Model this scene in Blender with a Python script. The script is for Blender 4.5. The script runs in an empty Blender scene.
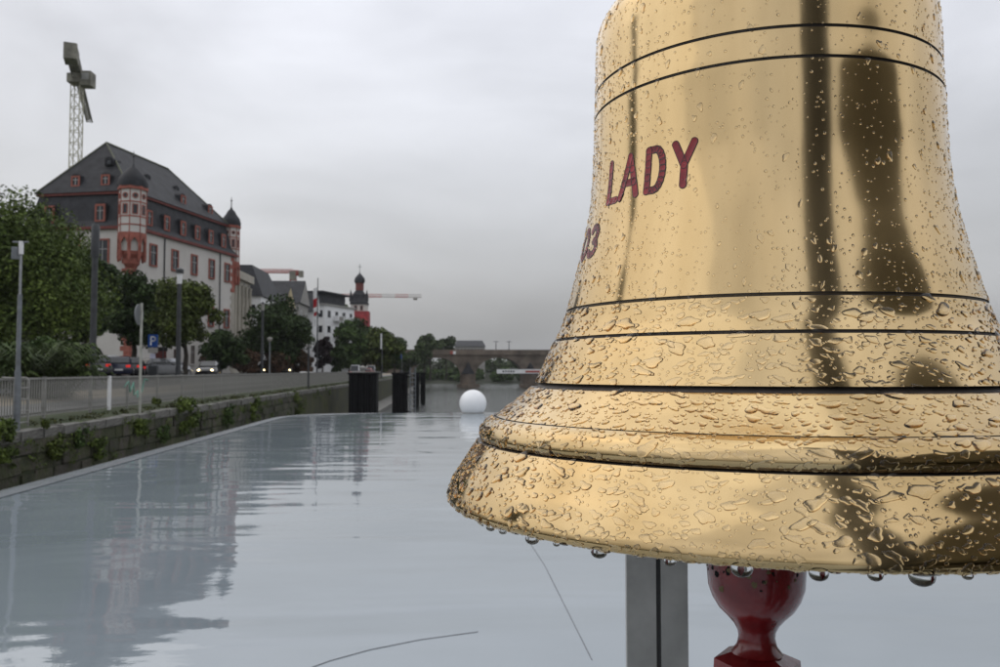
import bpy, bmesh, math, random
import numpy as np
from mathutils import Vector, Matrix
R = math.radians
random.seed(7)
rng = np.random.default_rng(7)
sc = bpy.context.scene
col = sc.collection

# ------------------------------------------------------------------ camera
F = 820.0                                   # focal length in pixels of a 1000 px wide frame
YAW, PITCH = R(3.70), math.atan(36.5 / F)
cam = bpy.data.cameras.new('camera')
cam.sensor_width = 36.0
cam.lens = F / 1000 * 36
cam.clip_start, cam.clip_end = 0.02, 6000
cam.dof.use_dof = True
cam.dof.focus_distance = 0.37
cam.dof.aperture_fstop = 36.0
camo = bpy.data.objects.new('camera', cam)
camo.location = (0, 0, 0)
camo.rotation_euler = (math.pi / 2 + PITCH, 0, -YAW)
col.objects.link(camo)
sc.camera = camo

# ------------------------------------------------------------------ sky and light
SUN_EL, SUN_AZ = R(52), R(-60)              # azimuth clockwise from +Y
world = bpy.data.worlds.new('World'); sc.world = world; world.use_nodes = True
wt = world.node_tree; wt.nodes.clear()
def wn(t, **k):
    n = wt.nodes.new(t)
    for a, b in k.items(): setattr(n, a, b)
    return n
wout = wn('ShaderNodeOutputWorld'); wbg = wn('ShaderNodeBackground')
sky = wn('ShaderNodeTexSky', sky_type='NISHITA', sun_disc=False, sun_elevation=SUN_EL, sun_rotation=SUN_AZ)
sky.air_density = 2; sky.dust_density = 5
tc = wn('ShaderNodeTexCoord'); sep = wn('ShaderNodeSeparateXYZ')
wt.links.new(tc.outputs['Generated'], sep.inputs[0])
mp = wn('ShaderNodeMapping'); mp.inputs['Scale'].default_value = (1, 1, 2.6)
wt.links.new(tc.outputs['Generated'], mp.inputs[0])
nz = wn('ShaderNodeTexNoise'); nz.inputs['Scale'].default_value = 2.1; nz.inputs['Detail'].default_value = 5; nz.inputs['Roughness'].default_value = .5
nz.inputs['Distortion'].default_value = .35
wt.links.new(mp.outputs[0], nz.inputs['Vector'])
ramp = wn('ShaderNodeValToRGB')             # overcast: zenith about three times the horizon
e = ramp.color_ramp.elements
e[0].position = 0.0; e[0].color = (.372, .380, .394, 1)
e[1].position = 1.0; e[1].color = (.96, .97, 1.0, 1)
for p, c in ((.05, (.405, .414, .43, 1)), (.22, (.625, .638, .68, 1)), (.42, (.83, .845, .915, 1))):
    x = e.new(p); x.color = c
wt.links.new(sep.outputs['Z'], ramp.inputs[0])
cl = wn('ShaderNodeMapRange'); cl.inputs['From Min'].default_value = .28; cl.inputs['From Max'].default_value = .72
cl.inputs['To Min'].default_value = .76; cl.inputs['To Max'].default_value = 1.19
wt.links.new(nz.outputs['Fac'], cl.inputs[0])
mul = wn('ShaderNodeVectorMath', operation='SCALE')
wt.links.new(ramp.outputs[0], mul.inputs[0]); wt.links.new(cl.outputs[0], mul.inputs['Scale'])
skm = wn('ShaderNodeVectorMath', operation='SCALE'); skm.inputs['Scale'].default_value = .012
wt.links.new(sky.outputs[0], skm.inputs[0])
add = wn('ShaderNodeVectorMath', operation='ADD')
wt.links.new(mul.outputs[0], add.inputs[0]); wt.links.new(skm.outputs[0], add.inputs[1])
wt.links.new(add.outputs[0], wbg.inputs['Color']); wbg.inputs['Strength'].default_value = 1.0
wt.links.new(wbg.outputs[0], wout.inputs[0])
sun = bpy.data.lights.new('sun', 'SUN'); sun.energy = 0.5; sun.angle = R(100); sun.color = (1, .97, .93)
suno = bpy.data.objects.new('sun', sun); col.objects.link(suno)
d = Vector((math.sin(SUN_AZ) * math.cos(SUN_EL), math.cos(SUN_AZ) * math.cos(SUN_EL), math.sin(SUN_EL)))
suno.rotation_euler = d.to_track_quat('Z', 'Y').to_euler(); suno.location = d * 50
sc.view_settings.view_transform = 'Standard'; sc.view_settings.look = 'None'
sc.view_settings.exposure = 0; sc.view_settings.gamma = 1; sc.view_settings.use_curve_mapping = False
sc.render.engine = 'CYCLES'
cy = sc.cycles
cy.use_denoising = True
cy.max_bounces = 10; cy.transmission_bounces = 8; cy.glossy_bounces = 6; cy.diffuse_bounces = 3; cy.volume_bounces = 1; cy.transparent_max_bounces = 8
cy.sample_clamp_indirect = 6; cy.caustics_reflective = True; cy.caustics_refractive = True
cy.use_adaptive_sampling = True; cy.adaptive_threshold = .01

# ------------------------------------------------------------------ helpers
def ray(px, py):
    a, b, c = (px - 500) / F, 1.0, (333.5 - py) / F
    f = b * math.cos(PITCH) - c * math.sin(PITCH); u = b * math.sin(PITCH) + c * math.cos(PITCH)
    return Vector((a * math.cos(YAW) + f * math.sin(YAW), -a * math.sin(YAW) + f * math.cos(YAW), u))
def at(px, py, Y):
    r = ray(px, py); return r * (Y / r.y)
def xat(px, Y): return at(px, 370, Y).x
def zat(py, px, Y): return at(px, py, Y).z

_m = {}
def mat(name, c, rough=.7, metal=0, var=.18, scale=3.0, bump=0, bscale=30, spec=.5, c2=None, trans=0, ior=1.45, emit=0, coat=0, island=0, dist=.01, detail=5):
    if name in _m: return _m[name]
    m = bpy.data.materials.new(name); m.use_nodes = True; _m[name] = m
    t = m.node_tree; b = t.nodes['Principled BSDF']
    N = t.nodes.new; L = t.links.new
    b.inputs['Roughness'].default_value = rough; b.inputs['Metallic'].default_value = metal
    b.inputs['Specular IOR Level'].default_value = spec; b.inputs['IOR'].default_value = ior
    b.inputs['Transmission Weight'].default_value = trans; b.inputs['Coat Weight'].default_value = coat
    tcn = N('ShaderNodeTexCoord')
    if c2 is None: c2 = tuple(max(0, x * (1 - 2 * var)) for x in c); c1 = tuple(min(1, x * (1 + var)) for x in c)
    else: c1 = c
    n = N('ShaderNodeTexNoise'); n.inputs['Scale'].default_value = scale; n.inputs['Detail'].default_value = detail; n.inputs['Roughness'].default_value = .6
    L(tcn.outputs['Object'], n.inputs['Vector'])
    rp = N('ShaderNodeValToRGB'); rp.color_ramp.elements[0].position = .32; rp.color_ramp.elements[1].position = .68
    rp.color_ramp.elements[0].color = (*c2, 1); rp.color_ramp.elements[1].color = (*c1, 1)
    L(n.outputs['Fac'], rp.inputs[0]); out = rp.outputs[0]
    if island:
        g = N('ShaderNodeNewGeometry'); mr = N('ShaderNodeMapRange')
        mr.inputs['To Min'].default_value = 1 - island; mr.inputs['To Max'].default_value = 1 + island
        L(g.outputs['Random Per Island'], mr.inputs[0])
        vm = N('ShaderNodeVectorMath'); vm.operation = 'SCALE'; L(out, vm.inputs[0]); L(mr.outputs[0], vm.inputs['Scale']); out = vm.outputs[0]
    L(out, b.inputs['Base Color'])
    if bump:
        bn = N('ShaderNodeTexNoise'); bn.inputs['Scale'].default_value = bscale; bn.inputs['Detail'].default_value = 4
        L(tcn.outputs['Object'], bn.inputs['Vector'])
        bp = N('ShaderNodeBump'); bp.inputs['Strength'].default_value = bump; bp.inputs['Distance'].default_value = dist
        L(bn.outputs['Fac'], bp.inputs['Height']); L(bp.outputs[0], b.inputs['Normal'])
    if emit:
        b.inputs['Emission Color'].default_value = (*c, 1); b.inputs['Emission Strength'].default_value = emit
    return m

def link(o, parent=None):
    col.objects.link(o)
    if parent is not None: o.parent = parent
    return o
def props(o, label=None, cat=None, group=None, kind=None):
    for k, v in (('label', label), ('category', cat), ('group', group), ('kind', kind)):
        if v: o[k] = v
    return o
def thing(name, label, cat, loc=(0, 0, 0), rz=0, group=None):
    o = bpy.data.objects.new(name, None); o.empty_display_size = .1
    link(o); o.location = loc; o.rotation_euler = (0, 0, rz)
    return props(o, label, cat, group)

class MB:
    def __init__(s): s.v = []; s.f = []; s.mi = []
    def add(s, vs, fs, mi=0):
        o = len(s.v); s.v += [tuple(p) for p in vs]
        for f in fs: s.f.append(tuple(i + o for i in f)); s.mi.append(mi)
        return s
    def box(s, x0, x1, y0, y1, z0, z1, mi=0):
        return s.add([(x0,y0,z0),(x1,y0,z0),(x1,y1,z0),(x0,y1,z0),(x0,y0,z1),(x1,y0,z1),(x1,y1,z1),(x0,y1,z1)],
              [(0,3,2,1),(4,5,6,7),(0,1,5,4),(1,2,6,5),(2,3,7,6),(3,0,4,7)], mi)
    def tube(s, pts, rads, n=8, mi=0, cap=True):
        pts = [Vector(p) for p in pts]
        if not hasattr(rads, '__len__'): rads = [rads] * len(pts)
        vs = []; fs = []
        for i, p in enumerate(pts):
            d = (pts[min(i + 1, len(pts) - 1)] - pts[max(i - 1, 0)])
            d = d.normalized() if d.length > 1e-9 else Vector((0, 0, 1))
            a = Vector((0, 0, 1)) if abs(d.z) < .9 else Vector((1, 0, 0))
            u = d.cross(a).normalized(); w = d.cross(u).normalized()
            for k in range(n):
                t = 2 * math.pi * k / n; vs.append(p + (u * math.cos(t) + w * math.sin(t)) * rads[i])
        for i in range(len(pts) - 1):
            for k in range(n):
                k2 = (k + 1) % n; fs.append((i * n + k, i * n + k2, (i + 1) * n + k2, (i + 1) * n + k))
        if cap: fs.append(tuple(range(n))); fs.append(tuple((len(pts) - 1) * n + n - 1 - k for k in range(n)))
        return s.add(vs, fs, mi)
    def bar(s, a, b, w, mi=0): return s.tube([a, b], w * .7, 4, mi)
    def lathe(s, prof, n=24, c=(0, 0, 0), mi=0, th0=0):
        vs = []; fs = []
        for r, z in prof:
            for k in range(n):
                t = th0 + 2 * math.pi * k / n; vs.append((c[0] + r * math.cos(t), c[1] + r * math.sin(t), c[2] + z))
        for i in range(len(prof) - 1):
            for k in range(n):
                k2 = (k + 1) % n; fs.append((i * n + k, (i + 1) * n + k, (i + 1) * n + k2, i * n + k2))
        return s.add(vs, fs, mi)
    def prism(s, poly, z0, z1, mi=0):
        n = len(poly); vs = [(x, y, z0) for x, y in poly] + [(x, y, z1) for x, y in poly]
        return s.add(vs, [tuple(range(n))[::-1], tuple(range(n, 2 * n))] + [(i, (i + 1) % n, n + (i + 1) % n, n + i) for i in range(n)], mi)
    def mesh(s, name, mats, smooth=None, fix=True):
        me = bpy.data.meshes.new(name); me.from_pydata(s.v, [], s.f)
        for m in (mats if isinstance(mats, (list, tuple)) else [mats]): me.materials.append(m)
        if isinstance(mats, (list, tuple)): me.polygons.foreach_set('material_index', s.mi)
        if fix:
            bm = bmesh.new(); bm.from_mesh(me); bmesh.ops.recalc_face_normals(bm, faces=bm.faces); bm.to_mesh(me); bm.free()
        if smooth is not None:
            me.polygons.foreach_set('use_smooth', [True] * len(me.polygons)); me.set_sharp_from_angle(angle=R(smooth))
        return me
    def build(s, name, mats, parent=None, smooth=None, loc=None, fix=True):
        o = bpy.data.objects.new(name, s.mesh(name, mats, smooth, fix)); link(o, parent)
        if loc is not None: o.location = loc
        return o

# ------------------------------------------------------------------ materials of the place
def metal_brass():
    m = bpy.data.materials.new('polished_brass'); m.use_nodes = True; t = m.node_tree; b = t.nodes['Principled BSDF']
    N = t.nodes.new; L = t.links.new
    b.inputs['Metallic'].default_value = 1
    tcn = N('ShaderNodeTexCoord')
    n = N('ShaderNodeTexNoise'); n.inputs['Scale'].default_value = 26; n.inputs['Detail'].default_value = 7
    mp_ = N('ShaderNodeMapping'); mp_.inputs['Scale'].default_value = (1, 1, .16); L(tcn.outputs['Object'], mp_.inputs[0]); L(mp_.outputs[0], n.inputs['Vector'])
    rp = N('ShaderNodeValToRGB'); rp.color_ramp.elements[0].position = .3; rp.color_ramp.elements[1].position = .7
    rp.color_ramp.elements[0].color = (.53, .372, .175, 1); rp.color_ramp.elements[1].color = (.69, .51, .268, 1)
    L(n.outputs['Fac'], rp.inputs[0]); L(rp.outputs[0], b.inputs['Base Color'])
    r = N('ShaderNodeMapRange'); r.inputs['To Min'].default_value = .06; r.inputs['To Max'].default_value = .17; L(n.outputs['Fac'], r.inputs[0]); L(r.outputs[0], b.inputs['Roughness'])
    n2 = N('ShaderNodeTexNoise'); n2.inputs['Scale'].default_value = 60; n2.inputs['Detail'].default_value = 3; L(mp_.outputs[0], n2.inputs['Vector'])
    bp = N('ShaderNodeBump'); bp.inputs['Strength'].default_value = .12; bp.inputs['Distance'].default_value = .0006; L(n2.outputs['Fac'], bp.inputs['Height']); L(bp.outputs[0], b.inputs['Normal'])
    return m
M_BRASS = metal_brass()
M_GROOVE = mat('tarnished_groove', (.10, .085, .075), .45, metal=.6, scale=60)
M_WATER_DROP = bpy.data.materials.new('rain_water'); M_WATER_DROP.use_nodes = True
_b = M_WATER_DROP.node_tree.nodes['Principled BSDF']; _b.inputs['Transmission Weight'].default_value = 1; _b.inputs['IOR'].default_value = 1.333; _b.inputs['Roughness'].default_value = 0; _b.inputs['Base Color'].default_value = (1, 1, 1, 1)
M_REDPAINT = mat('red_enamel', (.38, .022, .03), .35, scale=150, c2=(.16, .012, .018), bump=.3, bscale=120, dist=.001)

def roof_material():
    m = bpy.data.materials.new('wet_white_roof'); m.use_nodes = True; t = m.node_tree; b = t.nodes['Principled BSDF']
    N = t.nodes.new; L = t.links.new
    tcn = N('ShaderNodeTexCoord')
    n = N('ShaderNodeTexNoise'); n.inputs['Scale'].default_value = .55; n.inputs['Detail'].default_value = 6
    L(tcn.outputs['Object'], n.inputs['Vector'])
    rp = N('ShaderNodeValToRGB'); rp.color_ramp.elements[0].position = .3; rp.color_ramp.elements[1].position = .7
    rp.color_ramp.elements[0].color = (.222, .262, .290, 1); rp.color_ramp.elements[1].color = (.255, .295, .324, 1)
    L(n.outputs['Fac'], rp.inputs[0]); L(rp.outputs[0], b.inputs['Base Color'])
    b.inputs['Roughness'].default_value = .025; b.inputs['IOR'].default_value = 1.95
    mp_ = N('ShaderNodeMapping'); mp_.inputs['Scale'].default_value = (.55, 1.3, 1); L(tcn.outputs['Object'], mp_.inputs[0])
    n2 = N('ShaderNodeTexNoise'); n2.inputs['Scale'].default_value = 1.9; n2.inputs['Detail'].default_value = 5; n2.inputs['Roughness'].default_value = .5; L(mp_.outputs[0], n2.inputs['Vector'])
    bp = N('ShaderNodeBump'); bp.inputs['Strength'].default_value = 1; bp.inputs['Distance'].default_value = .0032; L(n2.outputs['Fac'], bp.inputs['Height'])
    n3 = N('ShaderNodeTexNoise'); n3.inputs['Scale'].default_value = .55; n3.inputs['Detail'].default_value = 2; n3.inputs['Distortion'].default_value = .6; L(mp_.outputs[0], n3.inputs['Vector'])
    bp3 = N('ShaderNodeBump'); bp3.inputs['Strength'].default_value = 1; bp3.inputs['Distance'].default_value = .024; L(n3.outputs['Fac'], bp3.inputs['Height']); L(bp.outputs[0], bp3.inputs['Normal'])
    L(bp3.outputs[0], b.inputs['Normal'])
    return m
M_ROOF = roof_material()
M_RIM = mat('roof_edge_paint', (.20, .22, .24), .22, var=.06, scale=2)
M_WHITE = mat('white_paint', (.78, .78, .78), .35, var=.04)
M_HULL = mat('hull_white', (.7, .72, .74), .3, var=.05)
M_DARKGLASS = mat('dark_window_glass', (.02, .024, .03), .06, var=.2, scale=1)
M_STEEL = mat('brushed_aluminium', (.40, .40, .385), .5, metal=.3, var=.1, scale=25, bump=.25, bscale=220, dist=.0006)
M_STEELD = mat('aluminium_slot', (.09, .09, .09), .6, var=.1)
M_BLACK = mat('black_steel', (.007, .007, .008), .75, spec=.2, var=.3, scale=2)
M_GREYPOST = mat('grey_galvanised', (.20, .215, .23), .45, metal=.5, var=.15, scale=4)
M_DKPOST = mat('dark_grey_post', (.045, .048, .052), .5, var=.2, scale=3)
M_RAIL = mat('fence_grey_paint', (.25, .245, .225), .55, var=.15, scale=5)
M_COPING = mat('coping_stone', (.16, .155, .14), .75, var=.28, scale=4, bump=.6, bscale=14, dist=.03)
def wall_stone():
    m = bpy.data.materials.new('mossy_wall_stone'); m.use_nodes = True; t = m.node_tree; b = t.nodes['Principled BSDF']; N = t.nodes.new; L = t.links.new
    g = N('ShaderNodeNewGeometry'); n = N('ShaderNodeTexNoise'); n.inputs['Scale'].default_value = 1.3; n.inputs['Detail'].default_value = 8; n.inputs['Roughness'].default_value = .65; L(g.outputs['Position'], n.inputs['Vector'])
    rp = N('ShaderNodeValToRGB'); el = rp.color_ramp.elements; el[0].position = .30; el[0].color = (.013, .015, .008, 1); el[1].position = .72; el[1].color = (.062, .058, .047, 1)
    for p, c in ((.45, (.040, .046, .014, 1)), (.58, (.050, .043, .032, 1))): x = el.new(p); x.color = c
    L(n.outputs['Fac'], rp.inputs[0])
    oi = N('ShaderNodeObjectInfo'); mr = N('ShaderNodeMapRange'); mr.inputs['To Min'].default_value = .65; mr.inputs['To Max'].default_value = 1.35; L(oi.outputs['Random'], mr.inputs[0])
    vm = N('ShaderNodeVectorMath'); vm.operation = 'SCALE'; L(rp.outputs[0], vm.inputs[0]); L(mr.outputs[0], vm.inputs['Scale']); L(vm.outputs[0], b.inputs['Base Color'])
    b.inputs['Roughness'].default_value = .8
    n2 = N('ShaderNodeTexNoise'); n2.inputs['Scale'].default_value = 9; n2.inputs['Detail'].default_value = 6; L(g.outputs['Position'], n2.inputs['Vector'])
    bp = N('ShaderNodeBump'); bp.inputs['Strength'].default_value = .9; bp.inputs['Distance'].default_value = .06; L(n2.outputs['Fac'], bp.inputs['Height']); L(bp.outputs[0], b.inputs['Normal'])
    return m
M_STONE = wall_stone()
M_MORTAR = mat('dark_mortar', (.035, .034, .022), .9, scale=1.2, c2=(.03, .045, .012), bump=.5, bscale=8, dist=.03)
M_MOSS = mat('moss_green_wall', (.055, .058, .018), .9, scale=.5, c2=(.026, .025, .017), bump=.5, bscale=6, dist=.04)
M_ASPH = mat('wet_asphalt', (.062, .062, .065), .35, var=.2, scale=.6, bump=.3, bscale=40)
M_TAN = mat('tan_paving', (.30, .25, .18), .6, var=.15, scale=1)
M_SOIL = mat('bank_soil', (.05, .055, .025), .9, scale=.6, c2=(.03, .045, .014))
M_GRASSG = mat('lawn', (.06, .10, .025), .9, scale=.5, c2=(.035, .06, .015))
M_RIVER = mat('river_water', (.028, .034, .030), .07, var=.2, scale=.05, ior=1.33, bump=1.0, bscale=.8, dist=.35)
M_PLASTER = mat('white_plaster', (.60, .575, .54), .8, c2=(.50, .475, .44), scale=.35, detail=9)
M_REDSAND = mat('red_sandstone', (.33, .105, .075), .75, var=.18, scale=2)
M_REDDK = mat('dark_red_trim', (.17, .04, .032), .7, var=.15, scale=2)
M_SLATE = mat('blue_grey_slate', (.030, .031, .036), .62, spec=.3, var=.25, scale=1.2, bump=.5, bscale=7, dist=.03)
M_MULLION = mat('window_mullion_grey', (.35, .35, .34), .6, var=.05)
M_CREAM = mat('cream_plaster', (.42, .39, .33), .8, var=.08, scale=.5)
M_YELLOW = mat('ochre_plaster', (.46, .38, .22), .8, var=.08, scale=.5)
M_PGREY = mat('grey_plaster', (.30, .29, .27), .8, var=.08, scale=.5)
M_COPPER = mat('green_copper', (.13, .19, .16), .6, var=.15)
M_BARK = mat('wet_bark', (.035, .028, .02), .85, scale=6)
M_SANDB = mat('brown_bridge_stone', (.16, .128, .10), .85, var=.3, scale=.25, bump=.6, bscale=1.5, dist=.2)
M_CRANEY = mat('crane_pale_yellow', (.50, .48, .36), .5, var=.1)
M_CRANED = mat('crane_dark_ballast', (.22, .21, .17), .7, var=.25, scale=.6)
M_CRANER = mat('crane_red', (.38, .07, .05), .5, var=.1)
M_LAMPON = mat('lit_headlight', (1, .80, .42), .3, emit=9)
M_TAIL = mat('red_tail_lamp', (.55, .02, .015), .25, emit=.8)
M_BLUE = mat('sign_blue', (.012, .06, .25), .4, var=.05)
M_SIGNB = mat('sign_back_grey', (.22, .23, .24), .45, metal=.4, var=.08)
M_NET = mat('red_scaffold_netting', (.36, .045, .05), .8, var=.3, scale=.5)
def leafmat(name, c, c2, scale=.5): return mat(name, c, .65, scale=scale, c2=c2, island=.42, spec=.18)
L_OLIVE = leafmat('leaf_fresh_green', (.115, .155, .032), (.045, .07, .018))
L_DARK = leafmat('leaf_dark_green', (.045, .072, .022), (.022, .036, .013))
L_MID = leafmat('leaf_mid_green', (.07, .11, .03), (.032, .055, .018))
L_YEL = leafmat('leaf_yellow_green', (.10, .128, .028), (.042, .058, .016))
L_RED = leafmat('leaf_red_brown', (.105, .055, .036), (.05, .04, .022))
L_PURP = leafmat('leaf_purple_black', (.028, .018, .020), (.014, .010, .012))
L_FROND = leafmat('leaf_frond_green', (.075, .105, .03), (.03, .05, .016))
L_FAR = leafmat('leaf_far_green', (.062, .088, .032), (.032, .046, .018), .05)

# ------------------------------------------------------------------ ground, river, quay
def sheet(name, xs, ys, zf, m, kind='structure'):
    b = MB(); nx = len(xs)
    vs = [(x, y, zf(x, y)) for y in ys for x in xs]
    fs = [(j * nx + i, j * nx + i + 1, (j + 1) * nx + i + 1, (j + 1) * nx + i) for j in range(len(ys) - 1) for i in range(nx - 1)]
    b.add(vs, fs); o = b.build(name, m); props(o, kind=kind); return o
QX, FX = -10.1, -11.2                       # quay edge, fence line
def gz(x):                                  # street level, rising gently away from the river
    k = [(-2500, 2.0), (-60, -.3), (-24.5, -.38), (-11.25, -1.33), (-10.35, -1.47)]
    if x <= k[0][0]: return k[0][1]
    for (a, za), (b, zb) in zip(k, k[1:]):
        if x <= b: return za + (zb - za) * (x - a) / (b - a)
    return k[-1][1]
GX = [-2500, -300, -60, -30, -24.5, -23.0, -16.4, -13.6, -11.25, -10.36, -10.34, 95, 95.2, 120, 300, 2500]
def gzz(x, y):
    if x < -10.35: return gz(x)
    if x < 95.1: return -7.5
    return -2.0 if x < 110 else (1.0 if x < 200 else 12)
sheet('ground', GX, [-800, -50, 0, 50, 150, 300, 600, 1500, 4000], gzz, M_SOIL)
WZ = -5.0
sheet('river', [-10.5, 0, 20, 50, 96], [-800, 0, 50, 150, 300, 600, 1500, 4000], lambda x, y: WZ, M_RIVER)
ROADY = [-100, 0, 60, 120, 200, 260]
sheet('street_road', [-23.0, -20, -16.4], ROADY, lambda x, y: gz(x) + .006, M_ASPH)
sheet('promenade_path', [-13.6, -11.9], ROADY, lambda x, y: gz(x) + .05, mat('grey_paving', (.17, .17, .165), .5, var=.12, scale=1))
sheet('gravel_pavement', [-16.2, -13.6 - .004], ROADY, lambda x, y: gz(x) + .05, M_TAN)
sheet('parking_yard', [-30, -24.5, -23.2], [-100, 0, 60, 120, 200, 260], lambda x, y: gz(x) + .006, M_ASPH)
for nm, x0, x1 in (('road_kerb', -23.2, -23.0), ('road_kerb', -16.4, -16.2)):
    b = MB(); b.box(x0 + .004, x1 - .004, -100, 260, -3, gz((x0 + x1) / 2) + .11); props(b.build(nm, M_COPING), kind='structure')
for k in range(14):                          # dashed centre line of the street
    y = 14 + k * 9; b = MB(); b.add([(-19.76, y, gz(-19.76) + .011), (-19.64, y, gz(-19.64) + .011), (-19.64, y + 4, gz(-19.64) + .011), (-19.76, y + 4, gz(-19.76) + .011)], [(0, 1, 2, 3)])
    props(b.build('lane_marking', M_WHITE), kind='structure')

wall = thing('quay_wall', 'dark mossy stone quay wall with pale coping beside the river', 'quay wall', (QX, 0, -6))
b = MB(); b.box(-.75, -.06, -60, 58, 0, 4.32); b.build('wall_core', M_MORTAR, wall)
b = MB(); b.box(-.75, -.015, 58, 245, 0, 4.32); o = b.build('wall_core', M_MOSS, wall); o['label'] = 'smooth far stretch of wall green with moss'
# near masonry, block by block (only the strip that rises above the boat)
stone_meshes = []
for k in range(10):
    bm = bmesh.new(); bmesh.ops.create_cube(bm, size=1)
    bmesh.ops.bevel(bm, geom=bm.edges[:], offset=.06, segments=1, affect='EDGES')
    for v in bm.verts: v.co += Vector((random.uniform(-.10, .04), random.uniform(-.02, .02), random.uniform(-.04, .04)))
    me = bpy.data.meshes.new('stone'); bm.to_mesh(me); bm.free(); me.materials.append(M_STONE); stone_meshes.append(me)
for row in range(5):
    y = 11 + random.random(); z = 4.12 - row * .41
    while y < 58:
        w = random.choice((.45, .7, .9, 1.1, 1.5)) * random.uniform(.85, 1.15)
        o = bpy.data.objects.new('stone', random.choice(stone_meshes)); link(o, wall)
        o.location = (-.14 + random.uniform(-.02, .03), y + w / 2, z); o.scale = (.26 + random.uniform(-.05, .05), w - random.uniform(.01, .05), .385 + random.uniform(-.05, .03)); o.rotation_euler = (random.uniform(-.03, .03), 0, random.uniform(-.03, .03)); y += w
cop_meshes = []
for k in range(6):
    bm = bmesh.new(); bmesh.ops.create_cube(bm, size=1); bmesh.ops.bevel(bm, geom=bm.edges[:], offset=.05, segments=2, affect='EDGES')
    for v in bm.verts: v.co += Vector((random.uniform(-.02, .02), random.uniform(-.01, .01), random.uniform(-.05, .05)))
    me = bpy.data.meshes.new('coping_stone'); bm.to_mesh(me); bm.free(); me.materials.append(M_COPING); cop_meshes.append(me)
y = 6
while y < 140:
    w = random.uniform(1.0, 1.7)
    o = bpy.data.objects.new('coping_stone', random.choice(cop_meshes)); link(o, wall)
    o.location = (-.32 + random.uniform(-.02, .02), y + w / 2, 4.42 + random.uniform(-.015, .015)); o.scale = (.66, w - .025, .25); y += w
b = MB(); b.box(-.62, -.02, 140, 245, 4.32, 4.54); b.build('far_coping', M_COPING, wall)
b = MB(); b.add([(0, 36, 1.0), (2.6, 36, .9), (2.6, 245, .9), (0, 245, 1.7), (0, 245, 1), (0, 36, 1.6)], [(5, 1, 2, 3)])
b2 = MB(); b2.prism([(.0, 70), (2.4, 70), (2.4, 245), (.0, 245)], 0, 1.35)
o = b2.build('footing_ledge', M_COPING, wall)

# ---- fence
fence = thing('promenade_fence', 'long grey metal railing of thin upright bars along the quay', 'fence', (FX, 0, gz(FX)))
Hf = 1.13
pbox = MB().box(-.035, .035, -.035, .035, 0, Hf + .02).mesh('post', M_RAIL)
barm = MB().box(-.015, .015, -.015, .015, .10, Hf - .06).mesh('bar', M_RAIL)
PY0, PYS = 11.75, 2.98
posts = [PY0 + k * PYS for k in range(44)]
for y in posts:
    o = link(bpy.data.objects.new('post', pbox), fence); o.location = (0, y, 0)
for i in range(len(posts) - 1):
    y0, y1 = posts[i], posts[i + 1]
    b = MB(); b.box(-.03, .03, y0 + .036, y1 - .036, Hf - .055, Hf); b.build('top_rail', M_RAIL, fence)
    b = MB(); b.box(-.018, .018, y0 + .036, y1 - .036, .085, .125); b.build('bottom_rail', M_RAIL, fence)
ys = []
for i in range(len(posts) - 1):
    n = 21
    ys += [posts[i] + PYS * (k + 1) / (n + 1) for k in range(n)]
for y in ys[:290]:
    o = link(bpy.data.objects.new('bar', barm), fence); o.location = (0, y, 0)
b = MB()
for y in ys[290:]: b.box(-.015, .015, y - .015, y + .015, .10, Hf - .06)
props(b.build('far_bars', M_RAIL, fence), kind='stuff')
yw = 11.15 * F / (447 - 121)
b = MB(); b.box(-.01, .06, yw - .07, yw + .07, .02, Hf + .01); o = b.build('white_bar', M_WHITE, fence); o['label'] = 'white painted upright strip on the railing'
# green paint scrawl on the bars
gr = MB(); pts = [(0, .75), (.25, .95), (.35, .55), (.55, .9), (.6, .45), (.85, .6), (.8, .35), (1.1, .55), (1.25, 1.0), (1.5, .95)]
for (a, za), (c, zc) in zip(pts, pts[1:]):
    gr.bar((.028, 29.3 + a * 1.5, za), (.028, 29.3 + c * 1.5, zc), .035)
o = gr.build('paint_scrawl', mat('green_spray_paint', (.16, .36, .28), .6), fence); o['label'] = 'pale green spray paint scrawl on the bars'

# ladder over the wall
yl = 21.1
lad = thing('quay_ladder', 'grey steel ladder rising beside the railing at the wall edge', 'ladder', (QX, yl, -4.2))
for s in (0, 1):
    b = MB(); b.tube([(-.55, s * .6, 2.72), (-.55, s * .6, 3.93), (-.60, s * .6, 3.99), (-.90, s * .6, 4.0)], .03, 8); b.build('rail', M_RAIL, lad, 40)
for k in range(4):
    b = MB(); b.tube([(-.55, 0, 2.88 + k * .29), (-.55, .6, 2.88 + k * .29)], .02, 6); b.build('rung', M_RAIL, lad, 40)

# ------------------------------------------------------------------ plants
def leaves(centers, radii, n, size, flat=.8, up=.25):
    """numpy leaf quads scattered in clumps"""
    c = np.array(centers); r = np.array(radii)
    w = r ** 2; idx = rng.choice(len(c), n, p=w / w.sum())
    d = rng.normal(size=(n, 3)); d /= np.linalg.norm(d, axis=1)[:, None]
    rad = rng.random(n) ** .45
    p = c[idx] + d * (r[idx] * rad)[:, None] * np.array([1, 1, flat])
    nn = d * .6 + rng.normal(size=(n, 3)) * .6 + np.array([0, 0, up]); nn /= np.linalg.norm(nn, axis=1)[:, None]
    t = np.cross(nn, rng.normal(size=(n, 3))); t /= np.linalg.norm(t, axis=1)[:, None]; bt = np.cross(nn, t)
    s = size * (.55 + .9 * rng.random(n))[:, None]
    v = np.stack([p - t * s, p + bt * s * .55 + nn * s * .12, p + t * s, p - bt * s * .55 + nn * s * .12], 1).reshape(-1, 3)
    return v
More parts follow.
